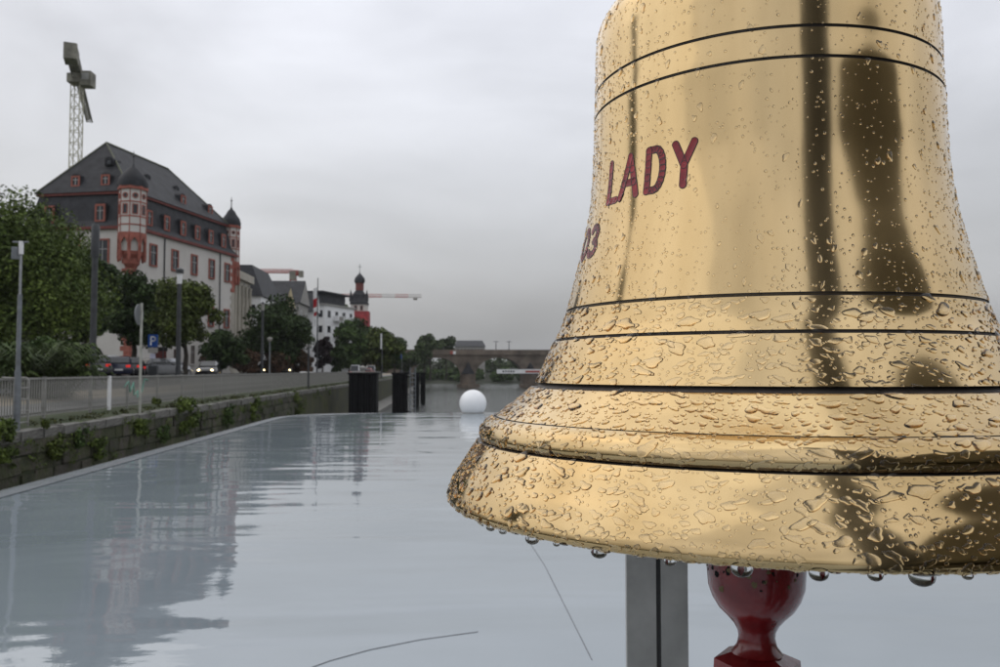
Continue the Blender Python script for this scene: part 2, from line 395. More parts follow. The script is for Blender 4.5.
def leaf_obj(name, v, m, parent):
    n = len(v) // 4
    me = bpy.data.meshes.new(name); me.vertices.add(len(v)); me.vertices.foreach_set('co', v.ravel())
    me.loops.add(len(v)); me.loops.foreach_set('vertex_index', np.arange(len(v)))
    me.polygons.add(n); me.polygons.foreach_set('loop_start', np.arange(0, 4 * n, 4))
    me.update(calc_edges=True); me.materials.append(m)
    return link(bpy.data.objects.new(name, me), parent)
def tree(name, label, px, Y, ytop, ybot, wpx, m, nleaf, size, cat='tree', trunk=True, clumps=26, group=None, ground=None, shape=1.0, X=None):
    x = xat(px, Y) if X is None else X
    z0 = gz(x) if ground is None else ground
    zt, zb = zat(ytop, px, Y), zat(ybot, px, Y)
    rx = wpx / 2 / F * Y; rz = (zt - zb) / 2
    t = thing(name, label, cat, (x, Y, z0), 0, group)
    cz = (zt + zb) / 2 - z0
    cs, rs = [], []
    for k in range(clumps):
        d = Vector((random.gauss(0, 1), random.gauss(0, 1), random.gauss(0, 1))).normalized()
        q = random.uniform(.35, .80)
        sh = 1 - (1 - shape) * max(0, d.z)
        cs.append((d.x * q * rx * sh, d.y * q * rx * sh, cz + d.z * q * rz)); rs.append(random.uniform(.22, .40) * min(rx, rz * 1.2))
    leaf_obj('crown', leaves(cs, rs, nleaf, size), m, t)
    if trunk:
        h = cz; tr = max(.06, rx * .055)
        b = MB(); b.tube([(0, 0, -.1), (.05 * rx, 0, h * .35), (-.03 * rx, .03 * rx, h * .7), (0, 0, h * 1.1)], [tr * 1.5, tr, tr * .75, tr * .3], 9)
        b.build('trunk', M_BARK, t, 50)
        for k in range(6):
            c = cs[k]; b = MB(); s = h * random.uniform(.45, .8)
            b.tube([(0, 0, s), (c[0] * .5, c[1] * .5, (s + c[2]) / 2 + .1), c], [tr * .5, tr * .35, tr * .12], 6); b.build('limb', M_BARK, t, 50)
    return t
# big tree and what grows around it
tree('street_tree', 'large fresh green tree covering the left end of the slate-roofed building', 12, 46, 182, 378, 190, L_OLIVE, 80000, .10, clumps=110)
tree('evergreen_tree', 'dark evergreen tree between the big fresh green tree and the thick dark post', 84, 58, 236, 372, 66, L_DARK, 14000, .16, clumps=34)
tree('street_tree', 'dark green tree under the corner turret beside the parked cars', 132, 70, 258, 356, 84, L_DARK, 16000, .17, clumps=40)
tree('street_tree', 'yellowish green tree beside the lamp post with white head', 184, 64, 272, 356, 76, L_YEL, 16000, .15, clumps=46, shape=.75)
tree('street_tree', 'broad dark tree in front of the white slate-roofed house', 277, 96, 295, 370, 90, L_DARK, 15000, .22, clumps=44)
tree('street_tree', 'purple-leaved dark tree beneath the flagpole', 322, 112, 330, 374, 24, L_PURP, 3000, .25)
tree('street_tree', 'mid green tree in front of the white apartment block', 349, 132, 318, 376, 46, L_MID, 8000, .26)
tree('street_tree', 'yellowing green tree between white and blue banners', 380, 142, 322, 376, 50, L_YEL, 8000, .28)
tree('street_tree', 'dark tree below the red netting of the church tower', 364, 165, 314, 374, 46, L_DARK, 6000, .3)
tree('street_tree', 'dark green tree at the end of the arched bridge', 404, 205, 334, 372, 38, L_FAR, 5000, .4)
tree('street_tree', 'green tree between the yellowing tree and the bridge end', 394, 172, 336, 374, 30, L_MID, 4500, .32)
tree('street_tree', 'dark tree filling the gap before the apartment block', 335, 124, 334, 376, 26, L_DARK, 4500, .25)
tree('street_tree', 'small round tree close to the abutment of the arched bridge', 424, 228, 336, 366, 26, L_FAR, 2500, .5)
for k, (px, Y, yt, w, lb) in enumerate([(296, 190, 276, 34, 'tall tree rising behind the ochre gabled house'), (330, 200, 286, 44, 'tall dark trees rising behind the apartment roofs'), (316, 215, 282, 30, 'tall dark tree rising behind the flagpole')]):
    tree('background_tree', lb, px, Y, yt, 350, w, L_FAR, 3500, .5)
tree('background_tree', 'dark tree behind the bridge left of the long hall', 446, 292, 335, 362, 26, L_FAR, 3000, .55, ground=-3.4)
tree('background_tree', 'broad dark tree behind the bridge abutment', 430, 285, 333, 364, 30, L_FAR, 3500, .55, ground=-3.4)
tree('green_bush', 'rounded dark green bush against the river front of the slate-roofed building', 226, 84, 328, 374, 50, L_DARK, 5000, .20, cat='bush', trunk=False)
for k, (px, w, yt, lb) in enumerate([(214, 32, 350, 'red-brown bush beside the building corner and a headlight'), (246, 40, 348, 'red-brown bush between green bush and tall dark lamp post'), (276, 34, 350, 'red-brown bush behind the small globe lamp'), (300, 30, 349, 'red-brown bush next to the white barriers')]):
    tree('red_brown_bush', lb, px, 88 + k * 3, yt, 376, w, L_RED, 3500, .16, cat='bush', trunk=False, group='red-brown bushes behind the railing')
tree('reflection_tree', 'tall narrow dark tree added out of view for a dark strip mirrored in the bell', 447, 9.5, -752, 154, 400, L_DARK, 12000, .22, clumps=44, X=-22.5)  # unseen tree, added to give the bell a dark mirrored strip
# arching frond shrub
def fronds(name, label, px, Y, rx, h, n):
    x = xat(px, Y); t = thing(name, label, 'shrub', (x, Y, gz(x)))
    V = []
    for k in range(n):
        a = random.uniform(0, 2 * math.pi); ln = random.uniform(.6, 1) * rx; hh = random.uniform(.45, 1.0) * h
        ox, oy = random.uniform(-.5, .5) * rx, random.uniform(-.5, .5) * rx * .5
        d = Vector((math.cos(a), math.sin(a), 0)); side = Vector((-d.y, d.x, 0))
        for j in range(18):
            f = (j + 1) / 18; p = Vector((ox, oy, 0)) + d * ln * f + Vector((0, 0, hh * (1 - (1 - f * 1.15) ** 2 if f < .87 else 1 - (f - .87) * 3)))
            for s in (-1, 1):
                q = p + side * s * .28 * (1.1 - f * .6) + d * .1 - Vector((0, 0, .12)); wv = d * .035
                V += [p - wv, p + wv, q + wv * .5, q - wv * .5]
    leaf_obj('fronds', np.array([tuple(v) for v in V]), L_FROND, t)
    b = MB()
    for k in range(7): b.tube([(random.uniform(-.4, .4), random.uniform(-.3, .3), -.1), (random.uniform(-.9, .9), random.uniform(-.4, .4), h * .6)], [.05, .02], 6)
    b.build('stems', M_BARK, t)
fronds('frond_shrub', 'arching feathery shrub just behind the railing', 42, 31, 1.75, 2.15, 170)
tree('street_bush', 'low green bush under the arching feathery shrub', 30, 33.5, 336, 382, 120, L_MID, 6000, .10, cat='bush', trunk=False, clumps=40)
# wall plants
def wallplant(label, px, py, Y, r, n, m, size, drop=1.0):
    p = at(px, py, Y); t = thing('wall_plant', label, 'plant', (QX + .02, Y, p.z))
    cs = [(random.uniform(0, .10), random.uniform(-r, r), random.uniform(-r * drop, r * .35)) for k in range(14)]
    leaf_obj('leaves', leaves(cs, [r * random.uniform(.15, .32) for _ in cs], n, size, 1.0), m, t)
    b = MB()
    for c in cs[:6]: b.tube([(-.1, 0, 0), (c[0], c[1] * .5, c[2] * .5), c], [.012, .008, .004], 5)
    b.build('stems', M_BARK, t)
wallplant('leafy yellow-green plant hanging on the quay wall face', 74, 442, 10.0 * F / (447 - 74), .42, 600, L_YEL, .05)
wallplant('fern-like green growth beside the vertical joint of the wall', 196, 408, 10.0 * F / (447 - 196), .95, 1500, L_OLIVE, .06, .8)
wallplant('small green tuft in the coping below the white strip', 140, 402, 10.9 * F / (447 - 140), .30, 300, L_YEL, .05, .2)
wallplant('green bush at the foot of the slim lamp pole', 6, 432, 10.4 * F / (447 - 6), .50, 900, L_OLIVE, .05, .3)
wallplant('yellowing weed at the base of the quay ladder', 44, 424, 10.5 * F / (447 - 44), .22, 250, L_YEL, .04, .3)
wallplant('moss-green creeper low on the wall near the boat roof', 110, 445, 10.0 * F / (447 - 110), .45, 500, L_OLIVE, .045)
for k, (px, dz, r, m, lb) in enumerate([(22, -.45, .35, L_OLIVE, 'small fern on the wall under the quay ladder'), (92, -.30, .30, L_MID, 'dark creeper trailing from the coping near the white strip'), (150, -.35, .45, L_OLIVE, 'green creeper patch below the pale sign pole'), (170, -.6, .5, L_MID, 'dark creeper patch low between sign pole and wall joint'), (232, -.4, .7, L_MID, 'dark creeper patch past the wall joint'), (258, -.3, .8, L_OLIVE, 'mossy creeper below the tall dark lamp post'), (300, -.4, 1.2, L_YEL, 'yellow-green creeper on the far smooth wall')]):
    Yk = 10.1 * F / (447 - px); wallplant(lb, px, 370 - (-1.55 + dz) / Yk * F, Yk, r, int(700 * r + 250), m, .045 + .012 * r)
cs = []; rs = []
for k in range(120):
    yk = 11 + 62 * random.random() ** 1.5; zk = -1.5 - abs(random.gauss(0, .45)); 
    for q in range(4): cs.append((QX + .01, yk + random.uniform(-.3, .3), zk - random.uniform(-.05, .25))); rs.append(random.uniform(.06, .20))
o = leaf_obj('wall_moss', leaves(cs, rs, 9000, .03, 1.0), L_OLIVE, None); props(o, 'moss and tiny ferns spread over the quay wall face', 'moss', kind='stuff')
# ragged strip of weeds between railing and coping
V = leaves([(-10.75 + random.uniform(-.25, .25), 10 + k * .33, -1.42) for k in range(300)], [random.uniform(.10, .24) for _ in range(300)], 9000, .045, .6)
o = leaf_obj('weed_strip', V, leafmat('leaf_weed', (.06, .07, .02), (.03, .03, .012)), None); props(o, 'low weeds growing in a strip between railing and coping', 'weeds', kind='stuff')

# ------------------------------------------------------------------ windows and houses
def window(parent, o, ax, n, w, h, frame=M_REDSAND, fw=.16, cross=True, sill=True, proud=.10, glass=M_DARKGLASS):
    """o: centre bottom on the wall face, ax: unit axis along the wall, n: outward normal (all local)"""
    o, ax, n = Vector(o), Vector(ax), Vector(n); up = Vector((0, 0, 1))
    def slab(b, a0, a1, z0, z1, d0, d1, mi=0):
        vs = [o + ax * a + up * z + n * dd for dd in (d0, d1) for a, z in ((a0, z0), (a1, z0), (a1, z1), (a0, z1))]
        b.add(vs, [(0, 1, 2, 3), (4, 7, 6, 5), (0, 4, 5, 1), (1, 5, 6, 2), (2, 6, 7, 3), (3, 7, 4, 0)], mi)
    b = MB(); hw = w / 2
    slab(b, -hw, -hw + fw, 0, h, -.02, proud); slab(b, hw - fw, hw, 0, h, -.02, proud)
    slab(b, -hw + fw, hw - fw, h - fw, h, -.02, proud); slab(b, -hw + fw, hw - fw, 0, fw * .8, -.02, proud + (.06 if sill else 0))
    wo = b.build('window', frame, parent)
    b = MB(); slab(b, -hw + fw + .003, hw - fw - .003, fw * .8 + .003, h - fw - .003, .004, .02); b.build('pane', glass, wo)
    if cross:
        b = MB(); t = .035
        slab(b, -t, t, fw * .8 + .004, h - fw - .004, .021, .055)
        slab(b, -hw + fw + .004, -t - .002, h * .62 - t, h * .62 + t, .021, .05); slab(b, t + .002, hw - fw - .004, h * .62 - t, h * .62 + t, .021, .05)
        b.build('mullion', M_MULLION, wo)
    return wo
def dormer(parent, o, ax, n, w, h, deep, roofm=M_SLATE, frame=M_REDSAND, arched=True):
    """small roofed window standing out of a sloping roof; o is centre bottom of its face"""
    o, ax, n = Vector(o), Vector(ax), Vector(n); up = Vector((0, 0, 1))
    b = MB(); hw = w / 2
    ring = [(-hw, 0), (hw, 0), (hw, h)] + [(hw * math.cos(a), h + hw * .55 * math.sin(a)) for a in (math.pi * .25, math.pi * .5, math.pi * .75)] + [(-hw, h)]
    f = [o + ax * a + up * z for a, z in ring]; k = [p - n * deep for p in f]; m = len(ring)
    b.add(f + k, [tuple(range(m)), tuple(range(2 * m - 1, m - 1, -1))] + [(i, m + i, m + (i + 1) % m, (i + 1) % m) for i in range(m)])
    d = b.build('dormer', [roofm], parent)
    window(d, o + n * .01 + up * .05, ax, n, w * .86, h * 1.02, frame, w * .15, cross=w > .9, sill=False, proud=.08)
    return d

def quadmesh(name, quads, m, parent, mi=None):
    b = MB()
    for q in quads: b.add(q, [tuple(range(len(q)))])
    return b.build(name, m, parent)

# ---- the slate-roofed corner building
BX, BY, BZ = -30.55, 81.1, -.40
castle = thing('corner_building', 'large white building with red stone trim, mansard slate roof and corner turret', 'building', (BX, BY, BZ), -R(13.4))
W_, D_, EV, BR, RI = 11.6, 20.5, 14.1, 17.75, 23.9
X0, X1 = -W_, 0.0
b = MB(); b.box(X0, X1, 0, D_, -1.2, EV); b.build('wall', M_PLASTER, castle)
def ringbox(z0, z1, out, name, m):
    b = MB(); b.box(X0 - out, X1 + out, -out, D_ + out, z0, z1); return b.build(name, m, castle)
ringbox(EV, EV + .28, .30, 'eaves_cornice', M_REDDK)
def frustum(z0, z1, i0, i1, iy0, iy1):
    return [(X0 + i0, iy0, z0), (X1 - i0, iy0, z0), (X1 - i0, D_ - iy0, z0), (X0 + i0, D_ - iy0, z0), (X0 + i1, iy1, z1), (X1 - i1, iy1, z1), (X1 - i1, D_ - iy1, z1), (X0 + i1, D_ - iy1, z1)]
fr = [(0,1,5,4),(1,2,6,5),(2,3,7,6),(3,0,4,7),(4,5,6,7),(3,2,1,0)]
b = MB(); b.add(frustum(EV + .28, EV + .95, -.30, .22, -.30, .22), fr); b.add(frustum(EV + .95, BR - .02, .22, .80, .22, .80), fr); b.build('mansard_roof', M_SLATE, castle)
b = MB(); b.box(X0 + .60, X1 - .60, .60, D_ - .60, BR - .02, BR + .24); b.build('mansard_cornice', M_REDDK, castle)
z0 = BR + .24; i0 = .50
b = MB(); vs = [(X0 + i0, i0, z0), (X1 - i0, i0, z0), (X1 - i0, D_ - i0, z0), (X0 + i0, D_ - i0, z0), (X0 / 2, 4.05, RI), (X0 / 2, 15.3, RI)]
b.add(vs, [(0, 1, 4), (1, 2, 5, 4), (2, 3, 5), (3, 0, 4, 5), (3, 2, 1, 0)]); b.build('hip_roof', M_SLATE, castle)
b = MB(); b.tube([(X0 / 2, 4.05, RI), (X0 / 2, 15.3, RI)], .13, 6)
for p, q in ((0, 4), (1, 4), (2, 5), (3, 5)): b.tube([vs[p], vs[q]], .10, 6)
b.build('ridge_cap', mat('mossy_ridge', (.09, .095, .06), .6), castle)
EX, EY = (0, 1, 0), (1, 0, 0)
for t in (3.63, 7.55, 11.35, 15.1, 18.7):
    window(castle, (0, t, 10.85), EX, (1, 0, 0), 1.35, 2.3)
    window(castle, (0, t, 5.35), EX, (1, 0, 0), 1.35, 2.3)
for t in (11.3, 14.8, 18.3):
    window(castle, (0, t, .95), EX, (1, 0, 0), 1.15, 2.3, frame=M_PLASTER, glass=mat('brown_shutter', (.055, .03, .022), .6))
for s in (3.05, 6.2, 9.3):
    window(castle, (-s, 0, 10.5), EY, (0, -1, 0), 1.5, 2.7); window(castle, (-s, 0, 5.3), EY, (0, -1, 0), 1.5, 2.5)
window(castle, (-1.1, 0, .5), EY, (0, -1, 0), .8, .7, frame=M_PLASTER)
# gate and doors
b = MB(); pts = [(-.9, 0), (.9, 0), (.9, 1.7)] + [(.9 * math.cos(a), 1.7 + .8 * math.sin(a)) for a in np.linspace(.3, math.pi - .3, 6)] + [(-.9, 1.7)]
vs = [(-3.6 + x, -.05, z) for x, z in pts] + [(-3.6 + x, .1, z) for x, z in pts]; n = len(pts)
b.add(vs, [tuple(range(n))] + [(i, n + i, n + (i + 1) % n, (i + 1) % n) for i in range(n)]); b.build('arched_gate', M_BLACK, castle)
b = MB(); b.box(-.02, .09, 4.1, 6.2, .0, 2.35); dd = b.build('door', mat('dark_red_door', (.09, .015, .012), .5), castle)
b = MB(); b.box(.0, .12, 3.95, 6.35, 2.353, 2.75); b.build('lintel', M_BLACK, dd)
b = MB(); b.box(.0, .08, 7.7, 8.5, .0, 2.6); b.build('door', mat('brown_shutter', (.055, .03, .022)), castle)
for t in (5.55, 16.95):
    b = MB(); b.tube([(.09, t, .2), (.09, t, EV - .1)], .07, 8); b.build('downpipe', M_DKPOST, castle)
# quoins at the corner
for k in range(24):
    a = .95 if k % 2 else .6; c = .6 if k % 2 else .95; z = -.1 + k * .47
    b = MB(); b.box(-a, .045, -.045, c, z, z + .455); b.build('quoin', M_REDSAND, castle)
for k in range(30):
    a = .9 if k % 2 else .55; c = .55 if k % 2 else .9; z = -.1 + k * .47
    b = MB(); b.box(-c, .045, D_ - a, D_ + .045, z, z + .455); b.build('quoin', M_REDSAND if k > 20 else M_CREAM, castle)
# dormers
for t in (3.0, 6.1, 9.2, 12.1, 15.0, 17.9): dormer(castle, (-.10, t, EV + .75), EX, (1, 0, 0), 1.15, 1.55, 1.3)
for s in (3.45, 9.0): dormer(castle, (-s, .10, EV + .75), EY, (0, -1, 0), 1.3, 1.7, 1.3)
for s in (3.6, 6.9): dormer(castle, (-s, 1.0, z0 + .65), EY, (0, -1, 0), 1.1, 1.05, 1.8)
dormer(castle, (-4.1, 2.1, z0 + 3.0), EY, (0, -1, 0), .9, .65, 1.3, frame=M_SLATE)
for t in (11.2, 17.0): dormer(castle, (-1.35, t, z0 + .7), EX, (1, 0, 0), 1.1, 1.0, 2.2)
for t in (7.1, 12.6): dormer(castle, (-3.0, t, z0 + 2.4), EX, (1, 0, 0), .9, .6, 2.0, frame=M_SLATE)
# turrets
def turret(cx, cy, Rt, label):
    t8 = math.pi / 8; S_ = Rt / 1.42
    tb = MB(); tb.lathe([(Rt, 13.3 + .2), (Rt, 17.75)], 8, (cx, cy, 0), 0, t8); tb.prism([(cx + Rt * math.cos(t8 + k * math.pi / 4), cy + Rt * math.sin(t8 + k * math.pi / 4)) for k in range(8)], 13.45, 13.5)
    to = tb.build('turret', M_PLASTER, castle); to['label'] = label
    for z, h, e in ((13.35, .22, .07), (14.25, .12, .04), (15.05, .12, .04), (16.45, .12, .04), (17.72, .3, .16)):
        b = MB(); b.lathe([(Rt - .1, z), (Rt + e, z), (Rt + e, z + h), (Rt - .1, z + h)], 8, (cx, cy, 0), 0, t8); b.build('band', M_REDSAND, to)
    for k in range(8):
        a = t8 + k * math.pi / 4; b = MB(); x, y = cx + (Rt + .01) * math.cos(a), cy + (Rt + .01) * math.sin(a)
        b.tube([(x, y, 13.4), (x, y, 17.75)], .05, 5); b.build('edge_rib', M_REDSAND, to)
        a = k * math.pi / 4; n = Vector((math.cos(a), math.sin(a), 0)); ax = Vector((-n.y, n.x, 0)); ap = Rt * math.cos(t8)
        fc = Vector((cx, cy, 0)) + n * ap
        window(to, fc + Vector((0, 0, 15.3)), ax, n, .62 * S_, 1.0, M_REDSAND, .09, False, False, .05)
        b = MB(); pr = [(.30, 0), (.30, .06), (.19, .06), (.19, 0)]
        for i in range(12):
            pass
        vs = []; fs = []
        for i in range(12):
            an = 2 * math.pi * i / 12
            for rr, o_ in ((.32 * S_, 0), (.32 * S_, .06), (.21 * S_, .06), (.21 * S_, .01)): vs.append(fc + Vector((0, 0, 17.1)) + ax * rr * math.cos(an) + Vector((0, 0, rr * math.sin(an))) + n * o_)
        for i in range(12):
            j = (i + 1) % 12
            for q in range(3): fs.append((i * 4 + q, j * 4 + q, j * 4 + q + 1, i * 4 + q + 1))
        b.add(vs, fs); oc = b.build('round_window', M_REDSAND, to)
        b = MB(); b.add([fc + Vector((0, 0, 17.1)) + ax * .205 * S_ * math.cos(i * math.pi / 6) + Vector((0, 0, .205 * S_ * math.sin(i * math.pi / 6))) + n * .012 for i in range(12)], [tuple(range(12))]); b.build('pane', M_DARKGLASS, oc)
    dm = MB(); dm.lathe([(Rt + .12, 18.0), (Rt + .16, 18.35), (Rt + .02, 18.9), (Rt - .35, 19.4), (.45 * Rt, 19.8), (.2, 20.05), (.10, 20.3), (.0, 20.4)], 16, (cx, cy, 0)); do = dm.build('dome', M_SLATE, to, 50)
    b = MB(); b.tube([(cx, cy, 20.2), (cx, cy, 21.6)], [.07, .03], 6); b.lathe([(0, 21.0), (.16, 21.15), (0, 21.3)], 8, (cx, cy, 0)); b.build('finial', M_DKPOST, do)
    # pointed arches and stepped corbel below
    for k in range(8):
        a = k * math.pi / 4; n = Vector((math.cos(a), math.sin(a), 0)); ax = Vector((-n.y, n.x, 0)); fc = Vector((cx, cy, 0)) + n * (1.28 * S_)
        b = MB(); hw = .53 * S_
        P_ = [(-hw, 0), (-hw * .72, 0), (-hw * .72, .75), (0, 1.3), (hw * .72, .75), (hw * .72, 0), (hw, 0), (hw, 1.55), (-hw, 1.55)]
        vs = [fc + ax * p + Vector((0, 0, 11.8 + z)) + n * o_ for o_ in (0, .12) for p, z in P_]; m_ = len(P_)
        fcs = [(0, 1, 2, 8), (2, 3, 8), (3, 7, 8), (3, 4, 7), (4, 5, 6, 7)]
        b.add(vs, fcs + [tuple(i + m_ for i in f) for f in fcs] + [(i, (i + 1) % m_, m_ + (i + 1) % m_, m_ + i) for i in range(m_)])
        b.build('pointed_arch', M_REDSAND, to)
        x, y = cx + 1.36 * S_ * math.cos(a + t8), cy + 1.36 * S_ * math.sin(a + t8)
        b = MB(); b.lathe([(0, 10.75), (.12, 10.85), (.17, 11.2), (.17, 11.85)], 6, (x, y, 0)); b.build('corbel_drop', M_REDSAND, to)
    b = MB(); b.lathe([(r__ * S_, z__) for r__, z__ in ((.2, 9.2), (.42, 9.6), (.48, 10.2), (.85, 10.6), (.92, 11.1), (1.15, 11.5), (1.18, 11.8))], 8, (cx, cy, 0), 0, t8); b.build('corbel', M_REDSAND, to)
    b = MB(); b.lathe([(1.15 * S_, 11.78), (1.22 * S_, 13.5)], 8, (cx, cy, 0), 0, t8); b.build('arcade_wall', M_PLASTER, to)
turret(.22, -.22, 1.24, 'corner turret nearest the parked cars')
turret(-.75, D_ + .45, 1.0, 'turret at the far end of the river front')

# ---- simple houses along the street
fr_ = [(0,1,5,4),(1,2,6,5),(2,3,7,6),(3,0,4,7),(4,5,6,7),(3,2,1,0)]
def house(name, label, x0, x1, y0, y1, zt, wallm, roof, roofm, rh, rows, cols, wz, ww=.9, wh=1.5, fr=M_WHITE, rz=0, colsf=2, cat='house'):
    g = gz((x0 + x1) / 2); t = thing(name, label, cat, (x1, y0, g), rz)
    w, d, h = x1 - x0, y1 - y0, zt - g
    b = MB(); b.box(-w, 0, 0, d, -1, h); wl = b.build('wall', wallm, t)
    e = .3
    if roof == 'hip':
        b = MB(); i = min(w, d) * .22
        b.add([(-w - e, -e, h), (e, -e, h), (e, d + e, h), (-w - e, d + e, h), (-w * .5, d * .30, h + rh), (-w * .5, d * .70, h + rh)], [(0, 1, 4), (1, 2, 5, 4), (2, 3, 5), (3, 0, 4, 5), (3, 2, 1, 0)])
    elif roof == 'gable_x':                   # ridge along x, gable towards the river
        b = MB(); b.add([(-w - e, -e, h - .1), (e, -e, h - .1), (e, d / 2, h + rh), (-w - e, d / 2, h + rh), (-w - e, d + e, h - .1), (e, d + e, h - .1)], [(0, 1, 2, 3), (3, 2, 5, 4), (1, 5, 2), (0, 3, 4), (0, 4, 5, 1)])
        g2 = MB(); g2.add([(e + .01, 0, h), (e + .01, d, h), (e + .01, d / 2, h + rh - .25), (.0, 0, h), (.0, d, h), (.0, d / 2, h + rh - .25)], [(0, 1, 2), (5, 4, 3), (0, 3, 4, 1)]); g2.build('gable', wallm, t)
    elif roof == 'gable_y':
        b = MB(); b.add([(-w - e, -e, h - .1), (-w / 2, -e, h + rh), (e, -e, h - .1), (-w - e, d + e, h - .1), (-w / 2, d + e, h + rh), (e, d + e, h - .1)], [(0, 1, 4, 3), (1, 2, 5, 4), (0, 2, 1), (3, 4, 5), (0, 3, 5, 2)])
    elif roof == 'steep':
        b = MB(); i = 1.7; b.add([(-w - e, -e, h), (e, -e, h), (e, d + e, h), (-w - e, d + e, h), (-w + i, i, h + rh), (-i, i, h + rh), (-i, d - i, h + rh), (-w + i, d - i, h + rh)], fr_)
    else:
        b = MB(); b.box(-w - e, e, -e, d + e, h, h + rh)
    ro = b.build('roof', roofm, t)
    for r in range(rows):
        for c in range(cols):
            window(t, (0, d * (c + .5) / cols, h - wz - r * 3.0), (0, 1, 0), (1, 0, 0), ww, wh, fr, .09, False, False, .06)
        for c in range(colsf):
            window(t, (-w * (c + .35) / colsf * .5, 0, h - wz - r * 3.0), (1, 0, 0), (0, -1, 0), ww, wh, fr, .09, False, False, .06)
    return t, w, d, h, ro
hA, w, d, h, ro = house('classical_building', 'cream classical building with green copper roof behind the far turret', -38, -26.6, 103.5, 112.5, 12.6, M_CREAM, 'hip', M_COPPER, 1.6, 3, 4, 3.2, .9, 2.0, M_CREAM)
for k in range(5):
    b = MB(); b.lathe([(.26, 4.5), (.22, 5), (.2, 11), (.3, 11.3)], 10, (.14, .5 + k * 2.0, 0)); b.build('column', M_CREAM, hA, 40)
b = MB(); b.box(-w - .4, .45, -.4, d + .4, h - 1.0, h - .01); b.build('entablature', M_CREAM, hA)
hB, w, d, h, ro = house('gabled_house', 'white house with steep dark slate roof and two dormers', -39, -25.9, 116, 130, 10.3, M_WHITE, 'steep', M_SLATE, 4.6, 2, 4, 2.6)
for t in (3.4, 8.2): dormer(hB, (-1.0, t, h + .5), (0, 1, 0), (1, 0, 0), 1.3, 1.2, 2.0, frame=M_WHITE)
for s in (2.6, 6.2): dormer(hB, (-s, .8, h + .5), (1, 0, 0), (0, -1, 0), 1.2, 1.2, 1.6, frame=M_WHITE)
house('gabled_house', 'ochre house with gable towards the river', -37, -26.0, 132, 141, 10.4, M_YELLOW, 'gable_x', M_SLATE, 3.4, 2, 2, 2.8)
house('gabled_house', 'grey-beige house with tall gable beside the ochre house', -37, -25.4, 142, 152, 11.6, M_PGREY, 'gable_x', M_SLATE, 4.2, 3, 2, 2.8)
house('gabled_house', 'narrow grey house with steep slate roof behind the flag', -37, -24.6, 153, 159, 10.8, M_WHITE, 'gable_x', M_SLATE, 3.8, 3, 2, 2.8)
hF, w, d, h, ro = house('apartment_block', 'white apartment block with balconies and grey recessed top storey', -37, -23.6, 160.5, 173, 12.6, M_WHITE, 'flat', M_PGREY, .3, 4, 4, 2.4, 1.5, 1.5, rz=-R(20))
b = MB(); b.box(-w + 1, -1.6, 1, d - 1, h + .3, h + 2.6); tp = b.build('top_storey', M_SLATE, hF)
b = MB(); b.box(-w + .4, -.8, .4, d - .4, h + 2.6, h + 2.9); b.build('top_roof', M_SLATE, hF)
for r in range(4):
    for c in (1, 3):
        b = MB(); b.box(.01, 1.1, d * (c + .05) / 4, d * (c + .95) / 4, h - 2.9 - r * 3, h - 1.9 - r * 3); bo = b.build('balcony', M_WHITE, hF)
        b = MB(); b.box(1.102, 1.13, d * (c + .2) / 4, d * (c + .8) / 4, h - 2.8 - r * 3, h - 2.0 - r * 3); b.build('balcony_panel', M_YELLOW if (r, c) == (1, 1) else M_PGREY, bo)
house('beige_house', 'pale beige flat-topped house beyond the church tower', -36, -22.5, 262, 292, 13.2, M_CREAM, 'hip', M_PGREY, 1.5, 2, 5, 2.8)
house('gabled_house', 'tall house with dark pitched roof behind the white apartment block', -46, -30, 178, 190, 12.8, M_CREAM, 'gable_x', M_SLATE, 4.6, 2, 3, 2.8)
house('gabled_house', 'slate-roofed house between apartment block and church tower', -36, -25.2, 196, 206, 12.2, M_PGREY, 'gable_x', M_SLATE, 4.2, 2, 3, 2.8)
# church tower
cx = xat(359, 230); ct = thing('church_tower', 'church tower with dark onion lantern and red netting round its walls', 'tower', (cx, 230, gz(cx)))
b = MB(); b.box(-2.2, 2.2, -2.2, 2.2, -1, 18.6); b.build('wall', M_PLASTER, ct)
b = MB(); b.box(-1.2, 2.75, -2.75, 2.6, 11.5, 16.6)
for v in range(0): pass
b.build('scaffold_netting', M_NET, ct)
b = MB(); b.lathe([(3.4, 18.5), (3.3, 19.2), (2.6, 20.2), (2.4, 21.4), (1.5, 22.3), (1.2, 22.6)], 4, (0, 0, 0), 0, math.pi / 4); rf = b.build('roof', M_SLATE, ct)
b = MB(); b.lathe([(1.15, 22.5), (1.15, 24.6)], 8); b.build('lantern', M_REDDK, ct)
b = MB(); b.lathe([(1.3, 24.6), (1.5, 25.2), (1.35, 26.0), (.7, 26.8), (.2, 27.3), (.08, 27.8)], 12); on = b.build('onion_dome', M_SLATE, ct, 50)
b = MB(); b.tube([(0, 0, 27.6), (0, 0, 30)], .07, 5); b.bar((-.5, 0, 29.2), (.5, 0, 29.2), .08); b.build('finial', M_DKPOST, on)
for s in (-.8, .8):
    window(ct, (s, -2.2, 16.8), (1, 0, 0), (0, -1, 0), .8, 1.4, M_REDSAND, .1, False, False, .06)
for s in (-1, 1):
    b = MB(); b.lathe([(.45, 19.3), (.45, 20.8), (.2, 21.8), (0, 22.8)], 8, (s * 2.2, -1.8, 0)); b.build('corner_pinnacle', M_SLATE, ct)

